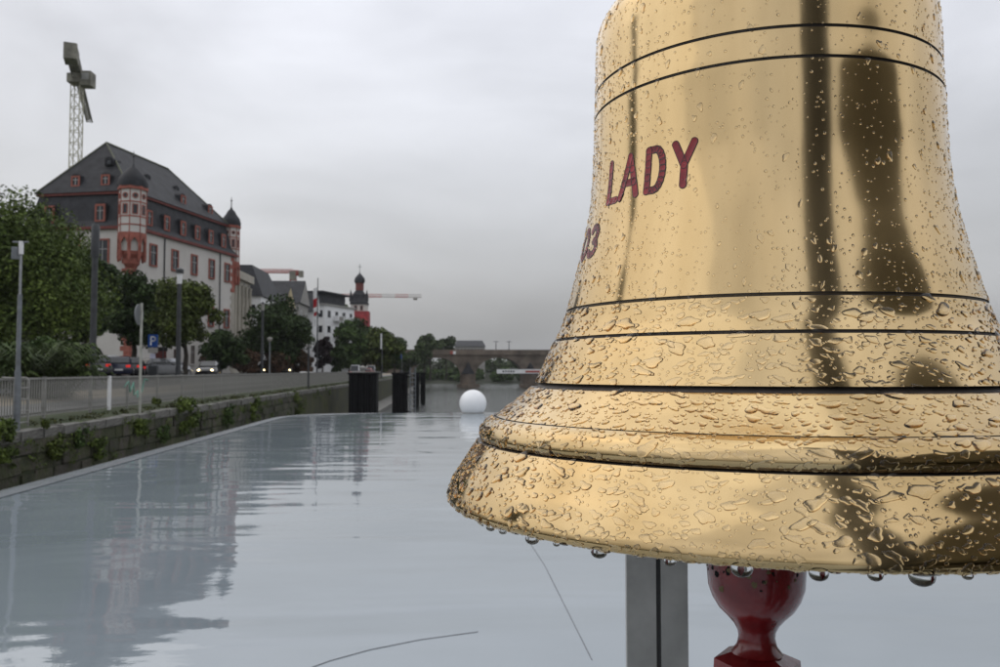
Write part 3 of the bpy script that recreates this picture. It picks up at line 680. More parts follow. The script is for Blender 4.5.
# ------------------------------------------------------------------ cranes
def lattice(b, p0, p1, w, bays, r, tri=False, mi=0):
    p0, p1 = Vector(p0), Vector(p1); d = (p1 - p0).normalized()
    a = Vector((0, 0, 1)) if abs(d.z) < .9 else Vector((0, 1, 0))
    u = d.cross(a).normalized(); v = u.cross(d).normalized()
    cs = [u * w / 2, -u * w / 2, v * w * .9] if tri else [(u + v) * w / 2, (v - u) * w / 2, (-u - v) * w / 2, (u - v) * w / 2]
    for c in cs: b.tube([p0 + c, p1 + c], r, 4, mi)
    n = len(cs)
    for k in range(bays):
        a0 = p0 + (p1 - p0) * (k / bays); a1 = p0 + (p1 - p0) * ((k + 1) / bays)
        for i in range(n):
            j = (i + 1) % n
            b.tube([a0 + cs[i], a1 + cs[j]], r * .6, 4, mi); b.tube([a1 + cs[i], a1 + cs[j]], r * .6, 4, mi)
Yc = 150
cp = at(75.5, 160, Yc); gx = gz(cp.x)
cr = thing('tower_crane', 'pale yellow tower crane rising behind the slate roof', 'crane', (cp.x, Yc, gx))
Hm = zat(84, 75, Yc) - gx
b = MB(); lattice(b, (0, 0, 0), (0, 0, Hm), 1.55, 24, .10); b.build('mast', M_CRANEY, cr)
b = MB(); b.box(-1.3, 1.3, -1.3, 1.3, Hm, Hm + 1.6); b.build('slewing_ring', M_CRANED, cr)
b = MB(); b.box(1.0, 2.9, -1.4, .8, Hm - .6, Hm + 2.0); cb = b.build('cab', M_CRANED, cr)
b = MB(); b.box(1.3, 2.6, -1.43, -1.405, Hm + .4, Hm + 1.6); b.build('cab_window', M_MULLION, cb)
jd = Vector((-.35, 1, 0)).normalized(); rj = Matrix.Rotation(math.atan2(.35, 1), 4, 'Z')
b = MB(); lattice(b, Vector((0, 0, Hm + 1.8)), Vector((0, 0, Hm + 1.8)) + jd * 31, 1.1, 22, .12, True); b.build('jib', M_CRANED, cr)
def turned(b, name, m):
    b.v = [tuple(rj @ Vector(p)) for p in b.v]; return b.build(name, m, cr)
b = MB(); lattice(b, (0, 0, Hm + 1.6), (0, -14, Hm + 1.6), 1.5, 10, .09); b.box(-.8, .8, -13, -2, Hm + 1.3, Hm + 1.6); turned(b, 'counter_jib', M_CRANED)
for k in range(3):
    b = MB(); b.box(-1.0, 1.0, -14.2 + k * 1.25, -13.1 + k * 1.25, Hm - .3, Hm + 2.3 - .3 * k); turned(b, 'ballast_block', M_CRANED)
b = MB(); b.box(-.8, .8, -9.5, -7, Hm + 1.7, Hm + 3.0); turned(b, 'winch', M_CRANED)
b = MB(); b.tube([(-.5, 0, Hm + 1.5), (0, -.6, Hm + 5.5)], .14, 4); b.tube([(.5, 0, Hm + 1.5), (0, -.6, Hm + 5.5)], .14, 4); b.tube([(0, -.6, Hm + 5.5), (0, -14, Hm + 2)], .05, 4); turned(b, 'tie_frame', M_CRANEY)
def farcrane(label, pxm, Y, yj, px0, px1, m1, m2):
    x = xat(pxm, Y); g = gz(x); t = thing('tower_crane', label, 'crane', (x, Y, g)); H = zat(yj, pxm, Y) - g
    b = MB(); lattice(b, (0, 0, 0), (0, 0, H), 1.6, 14, .11); b.build('mast', m1, t)
    xl, xr = xat(px0, Y) - x, xat(px1, Y) - x
    n = 6
    for k in range(n):
        b = MB(); lattice(b, (xr * k / n, 0, H), (xr * (k + 1) / n, 0, H), 1.2, 6, .075, True); b.build('jib_section', m2 if k % 2 else m1, t)
    b = MB(); lattice(b, (0, 0, H), (xl, 0, H), 1.3, 6, .12); b.build('counter_jib', m1, t)
    b = MB(); b.box(xl, xl + 1.2, -.8, .8, H - 1.2, H + .6); b.build('ballast_block', M_CRANED, t)
    b = MB(); b.box(-.9, .9, -.9, .9, H - 2, H + .5); b.build('cab', M_CRANED, t)
    b = MB(); b.box(xr * .9, xr * .9 + 1.4, -.5, .5, H - .9, H - .3); b.build('trolley', M_CRANED, t)
farcrane('red tower crane whose jib shows above the slate-roofed white house', 292, 240, 273, 298, 238, M_CRANER, M_CRANER)
farcrane('red and white tower crane with long jib behind the church tower', 341, 290, 297, 330, 421, M_CRANER, mat('crane_white', (.5, .46, .44), .5))

# ------------------------------------------------------------------ street furniture
def pole_thing(name, label, cat, px, Y, ytop, X=None, group=None):
    x = xat(px, Y) if X is None else X
    z = gz(x); return thing(name, label, cat, (x, Y, z), 0, group), zat(ytop, px, Y) - z
Yp = 10.75 * F / (447 - 18)
t, H = pole_thing('lamp_pole', 'slim grey lamp pole with cross arm beside the quay ladder', 'lamp post', 18, Yp, 242)
b = MB(); b.tube([(0, 0, -.15), (0, 0, H * .32)], [.075, .07], 12); b.tube([(0, 0, H * .32), (0, 0, H * .72)], [.055, .05], 12); b.build('lower_pole', M_GREYPOST, t, 40)
b = MB(); b.tube([(0, 0, H * .72), (0, 0, H)], .03, 10); b.build('upper_pole', mat('pale_metal', (.34, .35, .36), .4, metal=.4), t, 40)
b = MB(); b.tube([(-.2, 0, H), (.17, 0, H)], .022, 6); b.build('cross_arm', M_GREYPOST, t)
b = MB(); b.box(-.2, -.06, -.06, .06, H - .42, H - .12); b.build('camera_box', M_GREYPOST, t)
b = MB(); b.tube([(.0, 0, H - .3), (.0, 0, H + .02)], .055, 10); b.build('top_sleeve', M_WHITE, t)

t, H = pole_thing('flood_post', 'thick dark post with heavier head in front of the plaster wall', 'post', 92.5, 39, 224)
b = MB(); b.tube([(0, 0, -.1), (0, 0, H * .80)], [.148, .133], 12); b.build('shaft', M_DKPOST, t, 40)
b = MB(); b.lathe([(.0, H * .80), (.165, H * .80), (.185, H * .82), (.185, H * .985), (.12, H), (0, H)], 12); b.build('head', M_DKPOST, t, 40)
t, H = pole_thing('lamp_post', 'dark lamp post with white glass head beside the yellowish tree', 'lamp post', 178, 55, 268)
b = MB(); b.tube([(0, 0, -.1), (0, 0, H - 1.05)], [.17, .135], 12); b.build('shaft', M_DKPOST, t, 40)
b = MB(); b.tube([(0, 0, H - 1.05), (0, 0, H - .35)], [.16, .19], 12); b.build('lamp_glass', M_WHITE, t, 40)
b = MB(); b.lathe([(.0, H - .35), (.26, H - .35), (.26, H - .1), (.1, H), (0, H)], 12); b.build('cap', M_DKPOST, t, 40)
t, H = pole_thing('lamp_post', 'tall dark lamp post in front of the broad dark tree', 'lamp post', 262, 88, 302)
b = MB(); b.tube([(0, 0, -.1), (0, 0, H - .9)], [.17, .13], 10); b.build('shaft', M_DKPOST, t, 40)
b = MB(); b.tube([(0, 0, H - .9), (0, 0, H - .2)], .18, 10); b.build('lamp_glass', M_PGREY, t, 40)
b = MB(); b.lathe([(0, H - .2), (.24, H - .2), (.08, H), (0, H)], 10); b.build('cap', M_DKPOST, t)
t, H = pole_thing('globe_lamp', 'short blue-grey lamp post with round mushroom head', 'lamp post', 269.5, 78, 337)
b = MB(); b.tube([(0, 0, -.1), (0, 0, H - .4)], [.075, .06], 8); b.build('shaft', M_GREYPOST, t)
b = MB(); b.lathe([(0, H - .45), (.12, H - .42), (.26, H - .2), (.22, H - .05), (0, H)], 12); b.build('lamp_head', M_PGREY, t, 50)
t, H = pole_thing('flagpole', 'dark flagpole with drooping white and red flag', 'flagpole', 317, 100, 278)
b = MB(); b.tube([(0, 0, -.1), (0, 0, H)], [.10, .05], 10); b.build('pole', M_DKPOST, t)
zf0, zf1 = zat(318, 315, 100) - gz(-16), zat(287, 315, 100) - gz(-16)
for k, (m, a, c) in enumerate([(M_WHITE, 0, .34), (mat('flag_red', (.45, .02, .03), .7), .34, .62), (M_WHITE, .62, .78), (_m['flag_red'], .78, .9), (M_WHITE, .9, 1)]):
    b = MB(); vs = []; n = 6
    for i in range(n + 1):
        f = a + (c - a) * i / n; z = zf1 + (zf0 - zf1) * f
        for j in range(5):
            vs.append((-.10 - j * .115 * (1 - .3 * f), .10 * math.sin(j * 2.1 + f * 5), z - j * .05))
    b.add(vs, [(i * 5 + j, i * 5 + j + 1, (i + 1) * 5 + j + 1, (i + 1) * 5 + j) for i in range(n) for j in range(4)]); b.build('flag_stripe', m, t, 60)
for px, yt, yb, Y, m, lb in ((382, 334, 349, 135, M_WHITE, 'slim white banner hanging from a pole before the yellowing tree'), (402, 344, 359, 150, M_BLUE, 'slim blue banner hanging from a pole at the bridge end')):
    t, H = pole_thing('banner_pole', lb, 'banner', px, Y, yt - 1)
    b = MB(); b.tube([(0, 0, -.1), (0, 0, H)], .05, 6); b.build('pole', M_GREYPOST, t)
    b = MB(); b.box(-.55 * .5, .0, -.02, .02, zat(yb, px, Y) - gz(xat(px, Y)), H - .1); b.build('banner', m, t)
# round river sign seen from the side
Ys = 10.75 * F / (447 - 140.5)
t, H = pole_thing('river_sign', 'pale pole with a round sign plate turned towards the river', 'sign', 140.5, Ys, 303)
b = MB(); b.tube([(0, 0, -.15), (0, 0, H)], .042, 10); b.build('pole', mat('cream_pole', (.42, .42, .37), .5), t, 40)
ds = MB(); n = 24; rr = .36; dd = Vector((.86, -.5, 0)).normalized(); ax = Vector((.5, .86, 0))
c0 = Vector((-.10, 0, H - .40)); ax = Vector((.03, 1, 0)); nn = Vector((1, -.03, 0))
vs = [c0 + ax * rr * math.cos(2 * math.pi * k / n) + Vector((0, 0, rr * math.sin(2 * math.pi * k / n))) + nn * o_ for o_ in (0, .025) for k in range(n)]
ds.add(vs, [tuple(range(n))[::-1], tuple(range(n, 2 * n))] + [(k, (k + 1) % n, n + (k + 1) % n, n + k) for k in range(n)]); ds.build('sign_plate', M_SIGNB, t)
t, H = pole_thing('sign_pole', 'thin grey pole standing outside the far railing', 'pole', 308.5, 10.75 * F / (447 - 308.5), 344)
b = MB(); b.tube([(0, 0, -.15), (0, 0, H)], .07, 8); b.build('pole', M_DKPOST, t); b = MB(); b.box(-.2, .2, -.05, .05, H - .25, H); b.build('head', M_PGREY, t)
# parking sign
t, H = pole_thing('parking_sign', 'blue parking sign with white letter on a grey post', 'sign', 152.5, 57, 334.5)
b = MB(); b.tube([(-.05, .06, -.1), (-.05, .06, H)], .035, 8); b.build('post', M_GREYPOST, t)
b = MB(); b.box(-.33, .33, -.02, .02, H - .85, H); b.build('sign_board', M_BLUE, t)
def stroke(b, pts, w, y):
    for (x0, z0), (x1, z1) in zip(pts, pts[1:]):
        a = Vector((x0, y, z0)); c = Vector((x1, y, z1)); d = (c - a).normalized(); s = Vector((-d.z, 0, d.x)) * w / 2; a -= d * w * .4; c += d * w * .4
        b.add([a - s, c - s, c + s, a + s], [(0, 1, 2, 3)])
b = MB(); zc = H - .42; stroke(b, [(-.13, zc - .28), (-.13, zc + .26), (.06, zc + .26), (.15, zc + .17), (.15, zc + .06), (.06, zc - .02), (-.13, zc - .02)], .085, -.026); b.build('letter_p', M_WHITE, t)
b = MB(); b.box(-.33, .33, -.02, .02, H - 1.25, H - .9); b.build('info_plate', M_PGREY, t)
b = MB(); b.box(-.17, .17, -.03, .03, H - 1.62, H - 1.3); b.build('ticket_plate', mat('pale_lilac_plate', (.5, .5, .62), .5), t)
b = MB(); b.box(-.30, .30, .0, .3, -.1, 1.0); b.build('cabinet', M_DKPOST, t)
# white barriers
for k in range(4):
    x = xat(303 + k * 6.5, 84); t = thing('barrier', 'low white plastic construction barrier behind the far railing', 'barrier', (x, 84, gz(x)), 0, 'white barriers on the street')
    b = MB(); b.box(-.30, .30, -.04, .04, .55, .95); b.build('board', M_WHITE, t)
    for s in (-.25, .25):
        b = MB(); b.box(s - .04, s + .04, -.2, .2, 0, .10); b.box(s - .025, s + .025, -.025, .025, .10, .549); b.build('leg', M_CRANER, t)

# ------------------------------------------------------------------ cars
def loft(secs):
    """secs: list of (x, half width, z0, z1, top half width)"""
    b = MB(); vs = []; n = 8
    for x, hw, z0, z1, tw in secs:
        zm = z0 + (z1 - z0) * .55; vs += [(x, -hw * .9, z0), (x, -hw, z0 + .12), (x, -hw, zm), (x, -tw, z1), (x, tw, z1), (x, hw, zm), (x, hw, z0 + .12), (x, hw * .9, z0)]
    fs = [(i * n + k, i * n + (k + 1) % n, (i + 1) * n + (k + 1) % n, (i + 1) * n + k) for i in range(len(secs) - 1) for k in range(n)]
    fs += [tuple(range(n))[::-1], tuple((len(secs) - 1) * n + k for k in range(n))]
    return b.add(vs, fs)
M_TYRE = mat('tyre_rubber', (.015, .015, .015), .8); M_RIMM = mat('alloy_rim', (.3, .3, .31), .35, metal=.8)
def car(name, label, px, Y, rz, paint, lights=False, X=None, tall=0, cat='car'):
    x = xat(px, Y) if X is None else X
    t = thing(name, label, cat, (x, Y, gz(x) + .02), rz)
    loft([(-2.1, .70, .42, .74, .60), (-2.0, .82, .28, .92, .70), (-1.2, .87, .22, .98, .78), (.9, .87, .22, .95, .78), (1.7, .84, .24, .86, .72), (2.08, .72, .32, .68, .60), (2.16, .62, .42, .58, .5)]).build('body', paint, t, 35)
    h = tall
    b = loft([(-1.95, .66, .90, .94, .62), (-1.45, .74, .9, 1.40 + h, .58), (-.6, .76, .9, 1.46 + h, .60), (.25, .74, .9, 1.43 + h, .58), (1.1, .68, .88, .93, .62)]); b.build('cabin', paint, t, 30)
    def gl(pts, nm='window'):
        g = MB(); g.add(pts, [(0, 1, 2, 3)]); return g.build(nm, M_DARKGLASS, t)
    for s in (-1, 1):
        gl([(-1.35, s * .765, .98), (-.15, s * .775, .98), (-.15, s * .655, 1.36 + h), (-1.2, s * .655, 1.34 + h)])
        gl([(-.08, s * .775, .98), (.75, s * .745, .96), (.22, s * .65, 1.34 + h), (-.08, s * .655, 1.36 + h)])
    gl([(.36, -.56, 1.38 + h), (.36, .56, 1.38 + h), (1.08, .63, .98), (1.08, -.63, .98)], 'windscreen')
    gl([(-1.56, -.56, 1.34 + h), (-1.56, .56, 1.34 + h), (-1.97, .60, .98), (-1.97, -.60, .98)], 'rear_window')
    for wx in (-1.3, 1.3):
        for s in (-1, 1):
            w = MB(); vs = []
            w.tube([(wx, s * .70, .31), (wx, s * .89, .31)], .31, 16); wo = w.build('wheel', M_TYRE, t)
            w = MB(); w.tube([(wx, s * .892, .31), (wx, s * .905, .31)], .19, 12); w.build('rim', M_RIMM, wo)
    for s in (-1, 1):
        w = MB(); w.lathe([(.001, 0), (.07, .0), (.115, -.05)], 12); o = w.build('headlight', M_LAMPON if lights else M_MULLION, t); o.location = (2.14, s * .52, .60); o.rotation_euler = (0, R(90), 0)
        w = MB(); w.box(-2.12, -1.96, s * .56 - .14, s * .56 + .14, .70, .86); w.build('tail_lamp', M_TAIL, t)
    w = MB(); w.box(-2.125, -2.09, -.25, .25, .48, .59); w.build('number_plate', M_WHITE, t)
P_GREY = mat('paint_dark_grey', (.06, .062, .065), .25, coat=.6, var=.05); P_WHITE = mat('paint_white', (.62, .63, .65), .25, coat=.6, var=.04)
P_NAVY = mat('paint_navy', (.016, .02, .045), .22, coat=.6, var=.05); P_BLK = mat('paint_black', (.012, .012, .014), .2, coat=.7, var=.05); P_SILV = mat('paint_silver', (.3, .31, .33), .28, metal=.4, coat=.5, var=.04)
car('parked_car', 'dark grey parked car with red tail lamps beside the arching shrub', 96, 55, R(116), P_GREY)
car('parked_car', 'white parked car between two dark cars under the tree', 107, 58.5, R(112), P_WHITE)
car('parked_car', 'navy parked car with bright tail lamp beside the white car', 119.5, 57.5, R(110), P_NAVY)
car('parked_car', 'black parked car beside the pale sign pole', 131.5, 59.5, R(108), P_BLK)
car('parked_car', 'dark parked car in front of the red door', 157, 61, R(70), P_GREY)
car('parked_car', 'silver parked car beside the dark lamp post', 170, 66, R(78), P_SILV)
car('parked_car', 'white car at the very end of the yard behind the feathery shrub', -2, 37, R(80), P_WHITE)
car('driving_car', 'dark car with headlights lit in front of the corner bushes', 209, 72, R(-82), P_BLK, True)
car('driving_car', 'car with lit headlights below the globe lamp', 272, 95, R(-97), P_BLK, True, X=-20.6)
car('driving_car', 'car with lit headlights approaching near the white barriers', 294, 110, R(-97), P_BLK, True, X=-20.6)
car('van', 'small pale van parked far along the quay street', 348, 128, R(88), P_WHITE, X=-14.0, tall=.45, cat='van')
car('parked_car', 'red car far along the quay street near the dolphin piles', 384, 150, R(88), mat('paint_red', (.3, .02, .02), .3, coat=.5), X=-14.2)
car('van', 'pale van far along the street beside the red car', 390, 162, R(88), P_SILV, X=-14.6, tall=.5, cat='van')

# ------------------------------------------------------------------ bridge, far bank
Yb = 240.0
bx0, bx1 = xat(405, Yb), 98
br = thing('arch_bridge', 'long brown stone bridge with round arches across the river', 'bridge', (0, Yb, WZ))
ztop = zat(350.5, 480, Yb) - WZ
spr = zat(376, 480, Yb) - WZ
pit = 18.3; p0 = xat(468, Yb); pw = 4.4
piers = [p0 + pit * k for k in range(-1, 6)]
def bridge_part():
    b = MB(); dep = 9.0
    rise = zat(357.5, 480, Yb) - WZ - spr
    for k in range(len(piers) - 1):
        a, c = piers[k] + pw / 2, piers[k + 1] - pw / 2; n = 20
        m_ = (a + c) / 2; hw = (c - a) / 2
        pts = [(m_ - hw * math.cos(math.pi * i / n), spr + rise * math.sin(math.pi * i / n)) for i in range(n + 1)]
        for y in (0, dep):
            for (x0, z0), (x1, z1) in zip(pts, pts[1:]): b.add([(x0, y, z0), (x1, y, z1), (x1, y, ztop), (x0, y, ztop)], [(0, 1, 2, 3)])
        for (x0, z0), (x1, z1) in zip(pts, pts[1:]): b.add([(x0, 0, z0), (x1, 0, z1), (x1, dep, z1), (x0, dep, z0)], [(0, 1, 2, 3)])
    b.box(bx0 - 30, piers[0] - pw / 2, 0, dep, -2, ztop)
    return b
b = bridge_part(); b.build('arch_spans', M_SANDB, br)
for k, p in enumerate(piers):
    b = MB(); b.box(p - pw / 2, p + pw / 2, .003, 8.997, -2, ztop); po = b.build('pier', M_SANDB, br)
    b = MB(); zc = zat(374, 480, Yb) - WZ; b.prism([(p - pw * .42, 0), (p, -4), (p + pw * .42, 0)], -2, zc); cu = b.build('cutwater', M_SANDB, po)
    b = MB(); b.add([(p - pw * .46, 0, zc), (p, -4.3, zc), (p + pw * .46, 0, zc), (p, 0, zat(362, 480, Yb) - WZ)], [(0, 1, 3), (1, 2, 3), (0, 3, 2), (0, 2, 1)]); b.build('cutwater_roof', M_SLATE, cu)
    b = MB(); b.prism([(p - pw * .75, .5), (p - pw * .75, -3), (p, -6), (p + pw * .75, -3), (p + pw * .75, .5)], -2, .9); b.build('footing', M_SANDB, po)
b = MB(); b.box(bx0 - 30, piers[-1] + pw / 2, -.35, -.003, ztop - 1.3, ztop + .25); b.build('parapet', M_SANDB, br)
b = MB(); b.box(bx0 - 30, piers[-1] + pw / 2, 9.003, 9.35, ztop - 1.3, ztop + .25); b.build('parapet', M_SANDB, br)
b = MB(); b.box(bx0 - 30, piers[-1] + pw / 2, 0, 9, ztop - .8, ztop - .5); b.build('deck', M_ASPH, br)
for px in (453,):
    x = xat(px, Yb - .6); t = thing('navigation_board', 'red and white board fixed to the bridge parapet', 'sign', (x, Yb - .55, WZ + ztop - 1.1))
    b = MB(); b.box(-.8, .0, 0, .19, 0, .9); b.build('red_half', M_CRANER, t); b = MB(); b.box(.0, .8, 0, .19, .0, .9); b.build('white_half', M_WHITE, t)
for px, lb in ((496, 'thin lamp mast on the bridge above the second arch'), (509, 'thin double lamp mast on the bridge near the bell')):
    x = xat(px, Yb + 4); t = thing('bridge_mast', lb, 'lamp post', (x, Yb + 4, WZ + ztop - .5))
    hh = zat(341, px, Yb + 4) - (WZ + ztop - .5)
    b = MB(); b.tube([(0, 0, 0), (0, 0, hh)], [.16, .1], 6); b.build('pole', M_DKPOST, t)
    b = MB(); b.tube([(-.8, 0, hh - .2), (.8, 0, hh - .2)], .07, 5); b.build('arm', M_DKPOST, t)
x = xat(470, 330); t = thing('long_hall', 'long dark-roofed building beyond the bridge', 'building', (x, 330, -3.0))
hw = xat(485, 330) - x; zt = zat(346.5, 470, 330) + 3
b = MB(); b.box(-hw, hw, 0, 12, -2, zt); b.build('wall', M_PGREY, t)
b = MB(); zr = zat(340, 470, 330) + 3; b.add([(-hw - .3, -.4, zt), (hw + .3, -.4, zt), (hw + .3, 12.4, zt), (-hw - .3, 12.4, zt), (-hw + .8, 6, zr), (hw - .8, 6, zr)], [(0, 1, 5, 4), (1, 2, 5), (2, 3, 4, 5), (3, 0, 4), (3, 2, 1, 0)]); b.build('roof', M_SLATE, t)
for k in range(8): window(t, (-hw + 1.2 + k * (2 * hw - 2.4) / 7, 0, zt - 2.4), (1, 0, 0), (0, -1, 0), 1.0, 1.5, M_MULLION, .1, False, False, .06)
# far bank where the river bends
o = sheet('far_bank', [-200, -60, -20, 20, 60, 130, 260], [296, 310, 330, 420, 900], lambda x, y: (-6 if y < 300 else -4.2 if y < 320 else -3.05 if y < 400 else 4), mat('dark_bank_soil', (.022, .026, .012), .95))
cs = []; rs = []
for k in range(170):
    x = random.uniform(-110, 170); y = random.uniform(352, 400); h = random.uniform(6, 11) + max(0, -x - 5) * .03
    for q in range(4): cs.append((x + random.uniform(-3, 3), y + random.uniform(-2, 2), -3 + h * (q + .6) / 4.2)); rs.append(random.uniform(2, 3.6))
o = leaf_obj('far_wood', leaves(cs, rs, 26000, .75), L_FAR, None); props(o, 'distant band of green trees behind the bridge', 'wood', kind='stuff')
cs = []; rs = []
for k in range(130):
    x = random.uniform(-60, 70); y = random.uniform(306, 322); h = random.uniform(3, 6.5)
    for q in range(2): cs.append((x, y, -4.0 + h * (q + .6) / 2.4)); rs.append(random.uniform(1.2, 2.2))
o = leaf_obj('bank_scrub', leaves(cs, rs, 20000, .6), L_MID, None); props(o, 'low green scrub on the bank seen through the arches', 'scrub', kind='stuff')
cs = []; rs = []
for k in range(150):                         # opposite bank, mostly behind the bell
    x = random.uniform(98, 125); y = random.uniform(20, 300); h = random.uniform(5, 10)
    for q in range(3): cs.append((x, y, -2.5 + h * (q + .6) / 3.2)); rs.append(random.uniform(1.8, 3.2))
o = leaf_obj('bank_wood', leaves(cs, rs, 14000, .7), L_MID, None); props(o, 'green trees lining the opposite river bank', 'wood', kind='stuff')

# dolphins
def dolphin(label, px0, px1, X, top_py, cat='mooring pile'):
    Y = -X * F / (447 - (px0 + px1) / 2); x0, x1 = xat(px0, Y), xat(px1, Y); w = x1 - x0
    t = thing('mooring_dolphin', label, cat, ((x0 + x1) / 2, Y, WZ - 2)); H = zat(top_py, px0, Y) - (WZ - 2)
    b = MB(); n = 5; poly = []
    seg = w / n
    for s, sg in ((-1, 1), (1, -1)):
        for i in range(n):
            a = -w / 2 * sg + seg * i * sg; y = s * w * .5
            poly += [(a + seg * .08 * sg, y), (a + seg * .42 * sg, y), (a + seg * .5 * sg, y + s * -.16), (a + seg * .92 * sg, y + s * -.16)]
    b.prism(poly, 0, H - .18); b.build('sheet_piling', M_BLACK, t)
    b = MB(); b.box(-w / 2 - .06, w / 2 + .06, -w / 2 - .06, w / 2 + .06, H - .18, H); b.build('cap_plate', M_BLACK, t)
    return t, w, H, Y
t, w, H, Y = dolphin('broad black steel mooring pile with a lamp stub on top', 350, 378, -7.4, 372.5)
b = MB(); b.lathe([(.22, 0), (.18, .25), (.32, .3), (.34, .48), (.1, .56), (0, .58)], 12, (-.1, 0, H)); b.build('lamp_stub', M_PGREY, t, 40)
t, w, H, Y = dolphin('black steel mooring pile carrying a ladder', 392.5, 408, -4.6, 372.5)
for s in (0, .5):
    b = MB(); b.tube([(w / 2 + .25 + s, -.7, 0), (w / 2 + .25 + s, -.7, H + .5)], .06, 6); b.build('ladder_rail', M_GREYPOST, t)
for k in range(14):
    b = MB(); b.bar((w / 2 + .25, -.7, 1.2 + k * .42), (w / 2 + .75, -.7, 1.2 + k * .42), .06); b.build('ladder_rung', M_GREYPOST, t)
b = MB(); b.bar((w / 2, -.6, H - .4), (w / 2 + .3, -.7, H - .4), .1); b.bar((w / 2, -.6, 3), (w / 2 + .3, -.7, 3), .1); b.build('ladder_bracket', M_BLACK, t)
dolphin('slim black steel pile beside the ladder pile', 413.5, 419.5, -4.2, 372.5)
dolphin('slim black steel pile farthest along the ladder pile row', 420.5, 425.5, -3.6, 372.5)

# white and red boom on a pontoon
Ym = 95; xl = xat(497, Ym); xr = xat(620, Ym); zm0, zm1 = zat(373.5, 520, Ym), zat(369.3, 520, Ym)
t = thing('landing_boom', 'white gangway boom with red stripe reaching over the river', 'gangway', (xr, Ym, WZ - 2.5))
o_ = WZ - 2.5
b = MB(); b.box(xl - xr, .6, -.5, .5, zm0 - o_, zm1 - o_); bo = b.build('boom', M_WHITE, t)
b = MB(); b.box(xat(525, Ym) - xr, .4, -.53, -.503, zm0 - o_ + .12, zm0 - o_ + .34); b.build('red_stripe', M_CRANER, bo)
for k in range(5):
    xx = xat(503 + k * 2.6, Ym) - xr; b = MB(); b.box(xx - .1, xx + .1, -.52, -.503, zm0 - o_ + .15, zm0 - o_ + .33); b.build('panel_mark', M_DKPOST, bo)
b = MB(); b.tube([(-.2, 0, 0), (-.2, 0, zm0 - o_)], .3, 12); b.build('support_pile', M_BLACK, t)
xb = xat(521, 62); t = thing('small_boat', 'small white boat on the river close to the bell edge', 'boat', (xb, 62, WZ - .12))
b = MB(); secs = [(-1.6, .6), (-.8, .75), (.4, .7), (1.2, .45), (1.8, .04)]
vs = [];
for yy, hw in secs: vs += [(-hw, yy, .55), (-hw * .6, yy, 0), (hw * .6, yy, 0), (hw, yy, .55)]
b.add(vs, [(i * 4 + k, i * 4 + k + 1, i * 4 + 4 + k + 1, i * 4 + 4 + k) for i in range(4) for k in range(3)] + [(0, 3, 2, 1)]); b.build('hull', M_HULL, t)
b = MB(); b.box(-.45, .45, -1.0, .3, .35, 1.0); b.build('cover', M_WHITE, t)

# ------------------------------------------------------------------ the boat we stand on
HR = 1.32
def rz_(y):
    """roof height: slopes down away from the bell, levelling out"""
    s0, a, tau = .003, .050, 3.2
    if y < 2: return -HR - (s0 + a) * y
    return -HR - (s0 + a) * 2 - s0 * (y - 2) - a * tau * (1 - math.exp(-(y - 2) / tau))
def ry_far(py):                               # where the roof meets an image row
    y = 3.0
    for _ in range(60): y = y + .5 * (-(rz_(y)) * F / (py - 370) - y)
    return y
YF = ry_far(412.3)
def roof_left(y):
    ye = YF - 4.5
    base = -5.92 - .008 * min(y, ye)
    if y <= ye: return base
    f = min(1, (y - ye) / 4.5); return base + 3.2 * (1 - math.sqrt(max(0, 1 - f ** 4)))
XC = 1.4                                      # centre line of the boat
ysr = list(np.linspace(-8.5, 2, 12)) + list(np.linspace(2.3, YF - 4.5, 60)) + list(YF - 4.5 + 4.5 * np.sin(np.linspace(.03, math.pi / 2, 40)))
boat = thing('passenger_boat', 'boat with long wet glossy pale grey roof moored beside the quay', 'boat', (XC, 0, WZ))
n = 41; vs = []
for y in ysr:
    l = roof_left(y) - XC
    for i in range(n):
        f = -1 + 2 * i / (n - 1); vs.append((-f * l * -1 if False else f * -l, y, rz_(y) - WZ - .035 * f ** 4))
b = MB(); b.add(vs, [(j * n + i, j * n + i + 1, (j + 1) * n + i + 1, (j + 1) * n + i) for j in range(len(ysr) - 1) for i in range(n - 1)])
roof = b.build('roof', M_ROOF, boat, 180)
for p in roof.data.polygons: pass
edge = [(roof_left(y) - XC, y, rz_(y) - WZ - .03) for y in ysr]
edge2 = [(-p[0], p[1], p[2]) for p in edge[::-1]]
prof_e = [(.34, .010), (.14, .024), (.0, .012), (-.07, -.03), (-.09, -.09), (-.07, -.16), (.05, -.17)]
b = MB(); path = edge + edge2; vs = []
for i, p in enumerate(path):
    q0, q1 = Vector(path[max(0, i - 1)]), Vector(path[min(len(path) - 1, i + 1)]); d = (q1 - q0); d.z = 0
    d = d.normalized() if d.length > 1e-6 else Vector((0, 1, 0)); nn = Vector((d.y, -d.x, 0))
    for a, z in prof_e: vs.append(Vector(p) + nn * a + Vector((0, 0, z)))
m_ = len(prof_e)
b.add(vs, [(i * m_ + k, i * m_ + k + 1, (i + 1) * m_ + k + 1, (i + 1) * m_ + k) for i in range(len(path) - 1) for k in range(m_ - 1)])
b.build('roof_edge', M_RIM, boat, 60)
